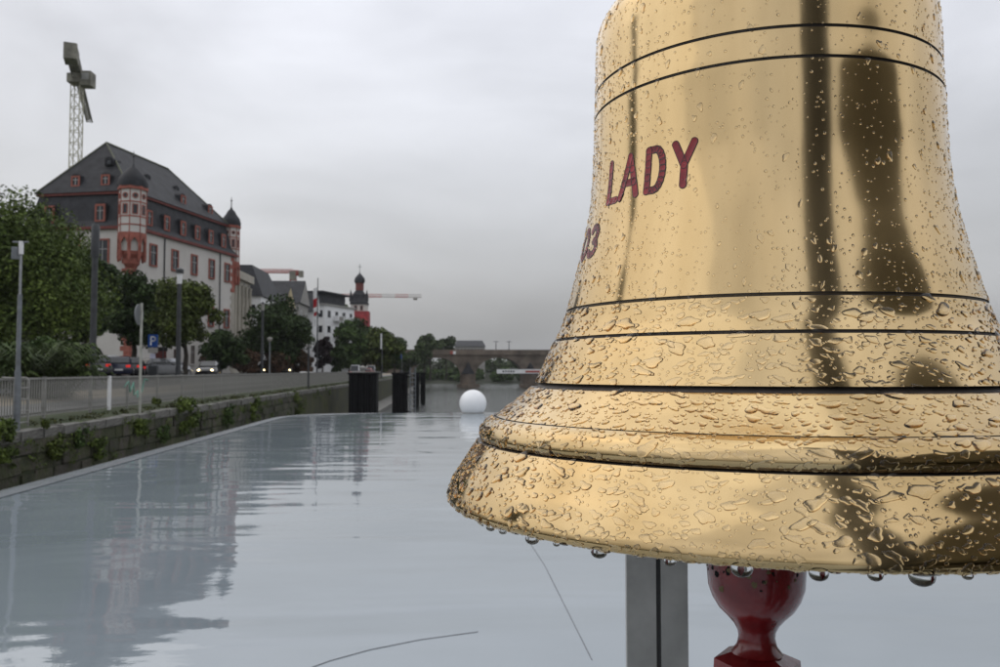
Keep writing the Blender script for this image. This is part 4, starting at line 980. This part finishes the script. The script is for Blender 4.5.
# sides and hull (below the roof)
def side_ring(off, z): return [(x + (off if x < 0 else -off), y - (off if y > YF - 3 else 0), z) for x, y, _ in edge + edge2]
r1, r2 = side_ring(.25, 0), None
b = MB(); N_ = len(edge + edge2)
top = [(x, y, zz - .12) for (x, y, _), (_, _, zz) in zip(side_ring(.22, 0), edge + edge2)]; bot = [(x, y, 1.3) for x, y, _ in side_ring(.22, 0)]
b.add(top + bot, [(i, (i + 1) % N_, N_ + (i + 1) % N_, N_ + i) for i in range(N_)]); b.build('saloon_wall', M_HULL, boat)
for s in (-1, 1):
    for k in range(9):
        y0 = -6 + k * 2.3; xx = s * (abs(roof_left(y0 + 1) - XC) - .20)
        b = MB(); x2 = s * (abs(roof_left(y0 + 1.9) - XC) - .20); x1_ = s * (abs(roof_left(y0) - XC) - .20)
        b.add([(x1_, y0, 2.0), (x2, y0 + 1.9, 2.0), (x2, y0 + 1.9, 3.3), (x1_, y0, 3.3)], [(0, 1, 2, 3)]); b.build('window', M_DARKGLASS, boat)
deckp = [(x, y) for x, y, _ in side_ring(-.1, 0)]
b = MB(); hullp = [(-6.9, -9), (6.9, -9), (7.0, YF - 4), (5.0, YF + 2), (0, YF + 9), (-5.0, YF + 2), (-7.0, YF - 4)]
b.prism(hullp, -.8, 1.3); b.build('hull', M_HULL, boat)
# thin dark lines laid over the roof as tubes
def roof_line(pix, r, name, label):
    pts = []
    for px, py in pix:
        y = 3.0; rr = ray(px, py)
        for _ in range(80):
            y = y + .5 * (rz_(y) / (rr.z / rr.y) - y)
        pts.append((rr.x / rr.y * y - XC, y, rz_(y) - WZ + r * .6))
    b = MB(); b.tube(pts, r, 6); o = b.build(name, mat('dark_line', (.10, .10, .11), .5), boat, 50); o['label'] = label
roof_line([(300, 672), (330, 661), (370, 650), (420, 640), (478, 632)], .0022, 'thin_line', 'thin dark line curving over the wet roof')
roof_line([(528, 540), (545, 566), (562, 600), (576, 628), (592, 660)], .0020, 'thin_line', 'thin grey line running down the roof')
# forward mast, hidden behind the bell but mirrored in the wet roof
xm = xat(657, 12); fm = thing('forward_mast', 'slim grey mast with radar bar standing on the boat roof behind the bell', 'mast', (xm, 12, rz_(12)))
zb = 2.75 - rz_(12)
b = MB(); b.tube([(0, 0, 0), (0, 0, zb)], [.07, .05], 12); b.build('pole', M_GREYPOST, fm, 40)
b = MB(); b.box(-.72, .72, -.08, .08, zb + .12, zb + .30); b.build('radar_bar', M_DKPOST, fm)
b = MB(); b.box(-.17, .17, -.15, .15, zb, zb + .119); b.build('radar_motor', M_DKPOST, fm)
b = MB(); b.tube([(-.45, 0, zb - .45), (.45, 0, zb - .45)], .03, 8); b.build('yard', M_GREYPOST, fm)
for q in (-.4, .4):
    b = MB(); b.lathe([(.0, 0), (.09, .02), (.09, .22), (0, .25)], 10, (q, 0, zb - .42)); b.build('lamp', M_DKPOST, fm, 40)
# white dome at the front of the roof
xd = xat(473, YF - .35)
dome = thing('radar_dome', 'white half-round dome at the front edge of the boat roof', 'dome', (xd, YF - .35, rz_(YF - .35)))
rd = 13.4 / F * YF
b = MB(); b.lathe([(rd * math.cos(a), rd * .70 + rd * math.sin(a)) for a in np.linspace(-.775, math.pi / 2, 22)], 36); b.build('shell', mat('gloss_white_shell', (.86, .87, .88), .3, var=.02), dome, 60)
b = MB(); b.lathe([(rd * .78, -.01), (rd * .78, .02), (rd * .70, .03)], 36); b.build('base_ring', M_PGREY, dome, 40)

# ------------------------------------------------------------------ the bell
BAZ = math.atan2(.1442, .45) + YAW; BD = math.hypot(.1442, .45)
bell_xy = Vector((math.sin(BAZ) * BD, math.cos(BAZ) * BD, 0))
HB = -.0690
bell = thing('ship_bell', 'large polished brass ship bell covered in raindrops, with red engraved lettering', 'bell', (bell_xy.x, bell_xy.y, HB), -BAZ)
OUT = [(.0, .2285), (.03, .2265), (.052, .2205), (.066, .2125), (.0774, .2040), (.0850, .1968), (.0889, .1880), (.0901, .178), (.0903, .166), (.0905, .1539), (.0909, .1460), (.0912, .1397), (.0914, .128), (.0919, .114), (.0927, .101), (.0943, .088), (.0967, .0745), (.0998, .0610), (.1033, .0475), (.1072, .0330), (.1102, .0235), (.1137, .0160), (.1188, .0055), (.1244, -.0066)]
LOW = [(.1270, -.0094), (.1316, -.0134), (.1364, -.0174), (.1413, -.0211), (.1462, -.0246)]
BEAD = [(.1478, -.0249), (.1505, -.0262), (.1532, -.0285), (.1549, -.0316), (.1553, -.0345), (.1545, -.0368)]
LIP = [(.1565, -.0378), (.1600, -.0428), (.1640, -.0492), (.1678, -.0548), (.1706, -.0600), (.1722, -.0640), (.1726, -.0665), (.1719, -.0682), (.1700, -.0690)]
INN = [(.1640, -.0685), (.1560, -.060), (.141, -.035), (.121, -.005), (.104, .04), (.0875, .10), (.083, .175), (.066, .203), (.03, .214), (0, .2145)]
def smooth_curve(pts, step=.0016):
    P = np.array(pts); out = []
    Q = np.vstack([2 * P[0] - P[1], P, 2 * P[-1] - P[-2]])
    for i in range(1, len(Q) - 2):
        a, b_, c, d_ = Q[i - 1], Q[i], Q[i + 1], Q[i + 2]; n = max(2, int(np.linalg.norm(c - b_) / step))
        for k in range(n):
            t = k / n; out.append(.5 * ((2 * b_) + (-a + c) * t + (2 * a - 5 * b_ + 4 * c - d_) * t * t + (-a + 3 * b_ - 3 * c + d_) * t ** 3))
    out.append(P[-1]); return np.array(out)
def cut_groove(curve, h, wd, dp):
    """cut a round-bottomed groove into the curve at height h, returns list of pieces [(pts, mat)]"""
    hs = curve[:, 1]; up = curve[hs > h + wd / 2]; lo = curve[hs < h - wd / 2]
    rt = np.interp(-(h + wd / 2), -hs, curve[:, 0]); rb = np.interp(-(h - wd / 2), -hs, curve[:, 0])
    a, b_ = np.array([rt, h + wd / 2]), np.array([rb, h - wd / 2])
    g = [a, a + [-dp * .75, -wd * .12], (a + b_) / 2 + [-dp, 0], b_ + [-dp * .75, wd * .12], b_]
    return np.vstack([up, [a]]), np.array(g), np.vstack([[b_], lo])
pieces = []
cur = smooth_curve(OUT)
for h, wd, dp in ((.1539, .0015, .0010), (.1397, .0015, .0010), (.0322, .0016, .0010), (.0160, .0016, .0010)):
    a, g, cur = cut_groove(cur, h, wd, dp); pieces += [(a, 0), (g, 1)]
pieces.append((cur, 0))
last = cur[-1]; lo = smooth_curve(LOW, .0012)
pieces.append((np.array([last, last + [-.0022, -.0004], lo[0] + [-.0035, .0002], lo[0]]), 1)); pieces.append((lo, 0))
bd = smooth_curve(BEAD, .0008); pieces.append((np.array([lo[-1], lo[-1] + [-.0002, -.0008], bd[0] + [-.0008, -.0008], bd[0]]), 1)); pieces.append((bd, 0))
lp = smooth_curve(LIP, .0012); pieces.append((np.array([bd[-1], bd[-1] + [-.0025, -.0002], lp[0] + [-.0035, .0004], lp[0]]), 1)); pieces.append((lp, 0))
inn = smooth_curve(INN, .004); pieces.append((np.vstack([lp[-1], inn]), 2))
NS = 384
b = MB()
for pc, mi in pieces: b.lathe([tuple(p) for p in pc], NS, (0, 0, -HB), mi)
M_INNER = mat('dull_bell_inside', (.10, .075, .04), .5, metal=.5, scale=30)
me = b.mesh('bell_body', [M_BRASS, M_GROOVE, M_INNER], None, fix=False)
bm = bmesh.new(); bm.from_mesh(me); bmesh.ops.remove_doubles(bm, verts=bm.verts, dist=1e-6); bmesh.ops.recalc_face_normals(bm, faces=bm.faces); bm.to_mesh(me); bm.free()
me.polygons.foreach_set('use_smooth', [True] * len(me.polygons)); me.set_sharp_from_angle(angle=R(38))
link(bpy.data.objects.new('bell_body', me), bell)

OUTER = np.vstack([p for p, mi in pieces if mi == 0])       # (r, h) from top to rim, grooves skipped
SEG = []                                                     # segments for drops
for p, mi in pieces:
    if mi == 0: SEG.append(p)
def rad(h):
    o = np.argsort(OUTER[:, 1]); return float(np.interp(h, OUTER[o, 1], OUTER[o, 0]))
def theta_for(px, r):
    az = math.atan((px - 500) / F * 1.0) + 0; dl = az - (BAZ - YAW)
    th = 0.0
    lo_, hi_ = -math.acos(r / BD), math.acos(r / BD)
    for _ in range(50):
        th = (lo_ + hi_) / 2
        if math.atan2(r * math.sin(th), BD - r * math.cos(th)) < dl: lo_ = th
        else: hi_ = th
    return th
def bp(th, h, out=0.0, nr=1.0, nz=0.0): return ((rad(h) + out) * math.sin(th), -(rad(h) + out) * math.cos(th), h - HB)

# lettering: round-ended channels filled with red, rims coloured dark as engraving shadow
M_LETTEREDGE = mat('letter_edge_shadow', (.05, .04, .04), .4, metal=.5, scale=200)
def letter(ch, th0, th1, hc, cap):
    r = rad(hc); W = r * (th1 - th0); sw = .0021
    arc = lambda cx_, cy_, rx_, ry_, a0, a1, n: [(cx_ + rx_ * math.cos(R(a0 + (a1 - a0) * i / n)), cy_ + ry_ * math.sin(R(a0 + (a1 - a0) * i / n))) for i in range(n + 1)]
    S = {'L': [[(.05, 1), (.05, 0), (.95, 0)]], 'A': [[(0, 0), (.5, 1), (1, 0)], [(.2, .34), (.8, .34)]],
         'D': [[(.04, 0), (.04, 1), (.5, 1)] + arc(.5, .5, .46, .5, 90, -90, 10) + [(.04, 0)]],
         'Y': [[(0, 1), (.5, .48), (1, 1)], [(.5, .48), (.5, 0)]],
         '0': [arc(.5, .5, .48, .5, 0, 360, 16)], '3': [arc(.45, .74, .45, .26, 150, -80, 9) + arc(.45, .25, .52, .25, 80, -150, 9)]}[ch]
    b = MB(); n = 14
    for pl in S:
        for (x0, y0), (x1, y1) in zip(pl, pl[1:]):
            k = max(1, int(math.hypot((x1 - x0) * W, (y1 - y0) * cap) / .006))
            for q in range(k):
                a = np.array([(x0 + (x1 - x0) * q / k) * W, (y0 + (y1 - y0) * q / k) * cap]); c = np.array([(x0 + (x1 - x0) * (q + 1) / k) * W, (y0 + (y1 - y0) * (q + 1) / k) * cap])
                d = c - a; d /= max(1e-9, np.linalg.norm(d)); nr = np.array([-d[1], d[0]]); vs = []
                for kk, hh in ((1.0, -.0004), (.95, .00024), (.78, .00020), (.0, .00010)):
                    for i in range(n):
                        an = math.pi / 2 + 2 * math.pi * i / n + 1e-4; base = a if math.cos(an) < 0 else c
                        p = base + (d * math.cos(an) + nr * math.sin(an)) * sw * kk
                        vs.append(bp(th0 + p[0] / r, hc - cap / 2 + p[1], hh))
                b.add(vs, [(j * n + i, j * n + (i + 1) % n, (j + 1) * n + (i + 1) % n, (j + 1) * n + i) for j in range(1) for i in range(n)], 1)
                o0 = len(b.v) - len(vs)
                for j in (1, 2):
                    for i in range(n): b.f.append(tuple(o0 + q2 for q2 in (j * n + i, j * n + (i + 1) % n, (j + 1) * n + (i + 1) % n, (j + 1) * n + i))); b.mi.append(1 if j == 1 else 0)
    o = b.build('letter', [M_REDPAINT, M_LETTEREDGE], bell, 60); o['label'] = 'engraved red character ' + ch
    return o
for ch, a, c in (('L', 612.5, 620.5), ('A', 624.5, 640), ('D', 650, 666), ('Y', 677.5, 696.5)):
    letter(ch, theta_for(a, .0925), theta_for(c, .0925), .0958, .0200)
for ch, a, c in (('0', 585.8, 590.2), ('3', 592.5, 599.2)):
    letter(ch, theta_for(a, .0975), theta_for(c, .0975), .0675, .0150)

# ---- raindrops
def drop_variant(nseg, rings, hgt, irr, wobble):
    """unit dome, footprint about radius 1, irregular outline"""
    ph = rng.random(4) * 6.28; am = rng.random(4) * irr / np.array([1.2, 1.3, 2.2, 3.0])
    vs = [(0, 0, hgt)]
    for j in range(1, rings + 1):
        t = j / rings; rr = math.sin(t * math.pi / 2 * .999); z = hgt * math.cos(t * math.pi / 2) ** .95 if j < rings else -.06
        for i in range(nseg):
            a = 2 * math.pi * i / nseg
            k = 1 + sum(am[q] * math.sin((q + 2) * a + ph[q]) for q in range(4)) * (t ** .7)
            vs.append((rr * k * math.cos(a), rr * k * math.sin(a), z))
    fs = [(0, 1 + i, 1 + (i + 1) % nseg) for i in range(nseg)]
    for j in range(rings - 1):
        for i in range(nseg):
            a0 = 1 + j * nseg + i; a1 = 1 + j * nseg + (i + 1) % nseg; fs.append((a0, a0 + nseg, a1 + nseg, a1))
    return np.array(vs), fs
BIGV = [drop_variant(18, 5, rng.uniform(.34, .50), .36, 0) for _ in range(16)]
TINY = [drop_variant(8, 3, rng.uniform(.42, .58), .12, 0) for _ in range(4)]
# sample places
cum = []; 
drops = []
grid = {}
def try_place(th, h, r_, rr, gap=.88):
    x, y = th * r_, 0
    key = (int(th / .05), int((h + 1) / .006))
    p = np.array([r_ * math.sin(th), -r_ * math.cos(th), h])
    for i in range(-2, 3):
        for j in range(-2, 3):
            for q, q2 in grid.get((key[0] + i, key[1] + j), ()):
                if np.linalg.norm(p - q) < (rr + q2) * gap: return False
    grid.setdefault(key, []).append((p, rr)); return True
flat = []
for s in SEG:
    d = np.linalg.norm(np.diff(s, axis=0), axis=1)
    for i in range(len(s) - 1): flat.append((s[i], s[i + 1], d[i] * (s[i][0] + s[i + 1][0]) / 2))
wts = np.array([f[2] for f in flat])
mids = np.array([(f[0] + f[1]) / 2 for f in flat])
def sample(n, wf, rf, ef, thlim=2.1, gap=.88):
    w = wts * np.array([wf(m[1]) for m in mids]); idx = rng.choice(len(flat), n, p=w / w.sum())
    for k in idx:
        a, b_, _ = flat[k]; t = rng.random(); p = a + (b_ - a) * t; th = rng.uniform(-thlim, thlim)
        if p[1] > .03:                                      # the tall waist is beaded mostly on its windward flank
            keep = .24 + .8 * max(0, min(1, (-th - .35) / .5)) + (.45 if th > .85 else 0) + .55 * max(0, (.075 - p[1]) / .045)
            if rng.random() > keep: continue
        rr = rf(p[1]); 
        if not try_place(th, p[1], p[0], rr, gap): continue
        tv = (b_ - a) / np.linalg.norm(b_ - a)             # direction down the profile (r,h)
        drops.append((th, p[0], p[1], tv, rr, ef(p[1])))
low = lambda h: 1.0 if h < .031 else 0
pat = lambda: .55 + .9 * rng.random() ** 2
sample(1300, low, lambda h: .0014 + .0020 * rng.random() ** 2.2, lambda h: (rng.uniform(1.0, 1.8), rng.uniform(.6, .9)))
sample(3800, low, lambda h: .0008 + .0011 * rng.random() ** 1.6, lambda h: (rng.uniform(.9, 1.6), rng.uniform(.7, 1.0)))
sample(5200, low, lambda h: rng.uniform(.00045, .0009), lambda h: (rng.uniform(.9, 1.3), rng.uniform(.8, 1.1)), gap=.95)
sample(1100, lambda h: 1.0 if h > .033 else 0, lambda h: .0008 + .0012 * rng.random() ** 2, lambda h: (rng.uniform(.7, 1.0), rng.uniform(.9, 1.6)))
sample(9000, lambda h: 1.0 if h > .033 else 0, lambda h: rng.uniform(.00030, .00080), lambda h: (1, 1.1), gap=.95)
# a loose peppering of very fine dots everywhere
for _ in range(2600):
    k = rng.choice(len(flat), p=wts / wts.sum()); a, b_, _w = flat[k]; p = a + (b_ - a) * rng.random(); th = rng.uniform(-1.9, 1.9); rr = rng.uniform(.0003, .0006)
    if try_place(th, p[1], p[0], rr, 1): drops.append((th, p[0], p[1], (b_ - a) / np.linalg.norm(b_ - a), rr, (1, 1)))
order = sorted(range(len(drops)), key=lambda i: -drops[i][4] * max(.2, math.cos(drops[i][0])))
bigset = set(order[:280])
def frame_of(dr):
    th, r_, h, tv, rr, (ea, eb) = dr
    th_h = np.array([math.cos(th), math.sin(th), 0]); radial = np.array([math.sin(th), -math.cos(th), 0])
    down = radial * tv[0] + np.array([0, 0, tv[1]]); nrm = np.cross(down, th_h); 
    if nrm @ radial < 0 and abs(nrm @ radial) > .05: nrm = -nrm
    if nrm[2] < 0 and abs(nrm @ radial) <= .05: nrm = -nrm
    pos = radial * r_ + np.array([0, 0, h - HB])
    jit = rng.uniform(-.5, .5); c_, s_ = math.cos(jit), math.sin(jit)
    u = th_h * c_ + down * s_; v = np.cross(nrm, u)
    return pos, u * rr * ea, v * rr * eb, nrm * rr * (.66 if rr > .0016 else .8 if rr > .001 else 1.0)
big_meshes = []
for v, f in BIGV:
    me = bpy.data.meshes.new('raindrop'); me.from_pydata([tuple(p) for p in v], [], f); me.materials.append(M_WATER_DROP)
    me.polygons.foreach_set('use_smooth', [True] * len(me.polygons)); big_meshes.append(me)
SV, SF = [], []; off = 0
for i, dr in enumerate(drops):
    pos, u, v, n_ = frame_of(dr)
    if i in bigset:
        o = bpy.data.objects.new('raindrop', big_meshes[i % 16]); link(o, bell)
        o.matrix_local = Matrix(((u[0], v[0], n_[0], pos[0]), (u[1], v[1], n_[1], pos[1]), (u[2], v[2], n_[2], pos[2]), (0, 0, 0, 1)))
    else:
        tv_, tf_ = (BIGV[i % 16] if dr[4] > .001 else TINY[i % 4])
        V = pos + tv_[:, :1] * u + tv_[:, 1:2] * v + tv_[:, 2:] * n_
        SV.append(V); SF += [tuple(q + off for q in f) for f in tf_]; off += len(V)
me = bpy.data.meshes.new('fine_raindrops'); me.from_pydata(np.vstack(SV).tolist(), [], SF); me.materials.append(M_WATER_DROP)
me.polygons.foreach_set('use_smooth', [True] * len(me.polygons))
o = link(bpy.data.objects.new('fine_raindrops', me), bell); o['kind'] = 'stuff'
# drops hanging from the rim
hang = MB(); PR = [(.0, -1.0), (.38, -.92), (.70, -.70), (.90, -.40), (1.0, -.02), (1.02, .3), (.9, .7)]
hm = MB().lathe([(r_, z) for r_, z in PR], 18).mesh('hanging_drop', M_WATER_DROP, 180)
for px, s in ((491, .0021), (503, .0018), (532, .0028), (556, .0014), (598, .0030), (668, .0022), (739, .0036), (815, .0031), (871, .0024), (917, .0040), (962, .0018)):
    r_ = .1712; th = theta_for(px, r_)
    o = link(bpy.data.objects.new('hanging_drop', hm), bell); o.location = (r_ * math.sin(th), -r_ * math.cos(th), -.0688 - HB - s * .25); o.scale = (s * 1.05, s * .95, s * .72)
# clapper
cp_ = MB(); zc = -HB
prof = [(.004, .19), (.004, -.02), (.014, -.05), (.0240, -.076), (.0262, -.094), (.0263, -.105), (.0254, -.117), (.0232, -.1235), (.0200, -.1288), (.0158, -.1330), (.0121, -.1372), (.0100, -.1412), (.0096, -.1445), (.0106, -.1490), (.0135, -.1528)]
cl_ = cp_.lathe([(r_, z - HB) for r_, z in prof[::-1]], 40, (-.0052, 0, 0)).build('clapper', mat('chipped_red_enamel', (.25, .014, .016), .25, scale=55, c2=(.16, .010, .012), bump=.3, bscale=150, dist=.0012, coat=.5), bell, 50)
b = MB(); b.lathe([(.0135, -.1529 - HB), (.0228, -.1565 - HB), (.0234, -.165 - HB), (.0234, -.197 - HB), (.0150, -.203 - HB), (0, -.203 - HB)], 6, (-.0052, 0, 0), 0, R(12)); b.build('collar', _m['chipped_red_enamel'], cl_)
# flakes where the enamel has chipped
for k in range(26):
    th = rng.uniform(-1.4, 1.4); z = -.1035 - abs(rng.normal()) * .005; r_ = np.interp(-z, [.076, .094, .105, .117], [.0240, .0262, .0263, .0254]) + .00008
    s = rng.uniform(.0005, .0022); b = MB(); n = 7
    pts = []
    for i in range(n):
        a = 2 * math.pi * i / n; q = s * rng.uniform(.5, 1.2); t2 = th + q * math.cos(a) / r_; pts.append((-.0052 + r_ * math.sin(t2), -r_ * math.cos(t2), z + q * math.sin(a) - HB))
    b.add(pts, [tuple(range(n))]); b.build('paint_chip', mat('bare_metal_chip', (.16, .12, .06), .5, metal=.5) if k % 2 else M_BLACK, cl_)
# bell post behind, with arm over the bell
pY = .665; pc = at(655.5, 600, pY)
post = thing('bell_post', 'square grey aluminium post standing behind the bell', 'post', (pc.x, pY, rz_(pY)), -R(11))
hw = .0236; zt = .335 - rz_(pY)
sl = .0018
b = MB(); b.box(-hw, -sl + .001, -hw, hw, 0, zt); b.box(sl + .001, hw, -hw, hw, 0, zt); b.box(-sl + .001, sl + .001, -hw + .006, hw, 0, zt)
b.build('profile', M_STEEL, post)
b = MB(); b.box(-sl + .0012, sl + .0008, -hw + .0045, -hw + .0058, 0, zt); b.build('slot', M_STEELD, post)
b = MB(); b.box(-.07, .07, -.07, .07, 0, .012); b.build('foot_plate', M_STEEL, post)
la = Matrix.Rotation(R(11), 3, 'Z') @ (Vector((bell_xy.x, bell_xy.y, 0)) - Vector((pc.x, pY, 0)))
za = .30 - rz_(pY)
b = MB(); b.tube([(0, -hw + .002, za), (la.x, la.y, za), tuple(Vector((la.x, la.y, za)) + (Vector((la.x, la.y, 0))).normalized() * .03)], .016, 12); b.build('arm', M_STEEL, post, 40)
b = MB(); b.tube([(la.x, la.y, za - .012), (la.x, la.y, .2275 - rz_(pY))], .011, 12); b.build('hanger', M_STEEL, post, 40)

# ------------------------------------------------------------------ behind and beside the camera: mast, and a figure added and widened for its dark reflection in the bell
def bell_polar(az_deg, dist):
    a = R(az_deg) + YAW; return Vector((bell_xy.x + math.sin(a) * dist, bell_xy.y + math.cos(a) * dist, 0))
q = bell_polar(164.5, 1.05)
mst = thing('signal_mast', 'dark painted mast rising from the boat roof beside the bell', 'mast', (q.x, q.y, rz_(q.y)))
b = MB(); b.tube([(0, 0, 0), (0, 0, 5.2)], [.16, .15], 20); b.build('shaft', M_DKPOST, mst, 40)
b = MB(); b.tube([(0, 0, 0), (0, 0, .03)], .2, 20); b.build('foot_plate', M_DKPOST, mst, 40)
b = MB(); b.tube([(0, 0, 5.2), (0, 0, 5.4)], [.08, .06], 16); b.build('lamp', M_WHITE, mst, 40)
q = bell_polar(133, .64)
face = math.atan2(bell_xy.x - q.x, -(bell_xy.y - q.y))
per = thing('person', 'added person in dark hooded rain jacket, widened for its dark reflection in the bell', 'person', (q.x, q.y, rz_(q.y)), math.atan2(-(bell_xy.x - q.x), bell_xy.y - q.y) + math.pi)
J = [((0, 0, .95), .15), ((0, 0, 1.12), .145), ((0, .0, 1.32), .185), ((0, -.01, 1.46), .085), ((0, .01, 1.54), .058), ((0, .02, 1.64), .092), ((0, .02, 1.73), .080)]
E_ = [(i, i + 1) for i in range(6)]
def chain(start, pts):
    k = start
    for p, r_ in pts: J.append((p, r_)); E_.append((k, len(J) - 1)); k = len(J) - 1
    return k
for s in (-1, 1):
    chain(0, [((s * .10, 0, .88), .105), ((s * .115, .01, .50), .068), ((s * .12, -.02, .10), .048), ((s * .125, .05, .045), .045), ((s * .13, .15, .03), .035)])
    e_ = chain(2, [((s * .20, -.01, 1.40), .08), ((s * .25, -.03, 1.13), .050), ((s * .22, .14, .95), .040), ((s * .21, .20, .90), .034), ((s * .205, .235, .865), .030)])
    for f_, (dx, ln) in enumerate(((-.028, .06), (-.01, .072), (.01, .068), (.028, .055))):
        chain(e_, [((s * .205 + dx, .262, .845), .0095), ((s * .205 + dx * 1.1, .27, .845 - ln * .6), .0085), ((s * .205 + dx * 1.1, .262, .845 - ln), .0075)])
    chain(e_ - 1, [((s * .165, .235, .872), .0105), ((s * .15, .26, .845), .009)])
me = bpy.data.meshes.new('body'); me.from_pydata([j[0] for j in J], E_, [])
bo = link(bpy.data.objects.new('body', me), per); per.scale = (1.3, 1.15, .927)
sk = bo.modifiers.new('skin', 'SKIN'); bo.modifiers.new('sub', 'SUBSURF').levels = 1; bo.modifiers['sub'].render_levels = 1
for i, j in enumerate(J): me.skin_vertices[0].data[i].radius = (j[1], j[1] * (.8 if i < 4 else 1)); me.skin_vertices[0].data[i].use_root = (i == 0)
dg = bpy.context.evaluated_depsgraph_get(); m2 = bpy.data.meshes.new_from_object(bo.evaluated_get(dg)); bo.modifiers.clear(); bo.data = m2
M_SKIN = mat('skin', (.45, .27, .19), .5, var=.05); M_JACKET = mat('dark_jacket', (.07, .066, .05), .7, var=.2, scale=8); M_TROUSER = mat('dark_trousers', (.015, .017, .025), .8, var=.2)
m2.materials.clear()
for m in (M_JACKET, M_SKIN, M_TROUSER): m2.materials.append(m)
for p in m2.polygons:
    c = p.center; p.use_smooth = True
    p.material_index = 1 if c.z > 1.50 or (c.z < .93 and c.y > .165 and abs(c.x) > .1 and c.z > .7) else (2 if c.z < .93 and abs(c.x) < .2 else 0)
b = MB(); hp = [(.20, 1.42), (.185, 1.50), (.165, 1.56), (.160, 1.64), (.150, 1.72), (.115, 1.79), (.06, 1.83), (0, 1.84)]
vs = []; n = 24; A0 = R(48)
for r_, z in hp:
    for k in range(n): a = math.pi / 2 + A0 + (2 * math.pi - 2 * A0) * k / (n - 1); vs.append((r_ * math.cos(a) * 1.42, .0 + r_ * math.sin(a) * 1.02, z))
b.add(vs, [(i * n + k, i * n + k + 1, (i + 1) * n + k + 1, (i + 1) * n + k) for i in range(len(hp) - 1) for k in range(n - 1)])
hd = b.build('hood', M_JACKET, per, 60); sm = hd.modifiers.new('thick', 'SOLIDIFY'); sm.thickness = .012
b = MB(); b.lathe([(.105 * math.cos(a), .125 * math.sin(a)) for a in np.linspace(-.1, math.pi / 2, 8)], 16, (0, .0, 1.685)); b.build('hair', mat('dark_hair', (.02, .014, .01), .6), per, 60)
for s in (-1, 1):
    b = MB(); b.lathe([(.0, -.011), (.010, -.004), (.010, .004), (0, .011)], 8, (s * .033, .104, 1.655)); b.build('eye', M_WHITE, per, 60)
    b = MB(); b.lathe([(.0, -.03), (.012, -.015), (.014, .012), (0, .03)], 8, (s * .095, .01, 1.645)); b.build('ear', M_SKIN, per, 60)
b = MB(); b.tube([(0, .10, 1.665), (0, .122, 1.63), (0, .108, 1.615)], [.008, .014, .012], 8); b.build('nose', M_SKIN, per, 60)
b = MB(); b.box(-.024, .024, .096, .106, 1.588, 1.596); b.build('mouth', mat('lips', (.3, .10, .09), .5), per)

# ------------------------------------------------------------------ damp air
hz = MB(); hz.box(-460, 330, -60, 520, -9, 75)
hm_ = bpy.data.materials.new('damp_air'); hm_.use_nodes = True; t_ = hm_.node_tree; t_.nodes.clear()
o_ = t_.nodes.new('ShaderNodeOutputMaterial'); v_ = t_.nodes.new('ShaderNodeVolumePrincipled'); v_.inputs['Color'].default_value = (.92, .94, .96, 1); v_.inputs['Density'].default_value = .00012
t_.links.new(v_.outputs[0], o_.inputs['Volume'])
HAZE = hz.build('haze', hm_); props(HAZE, 'thin grey rain haze in the air', 'haze', kind='stuff')
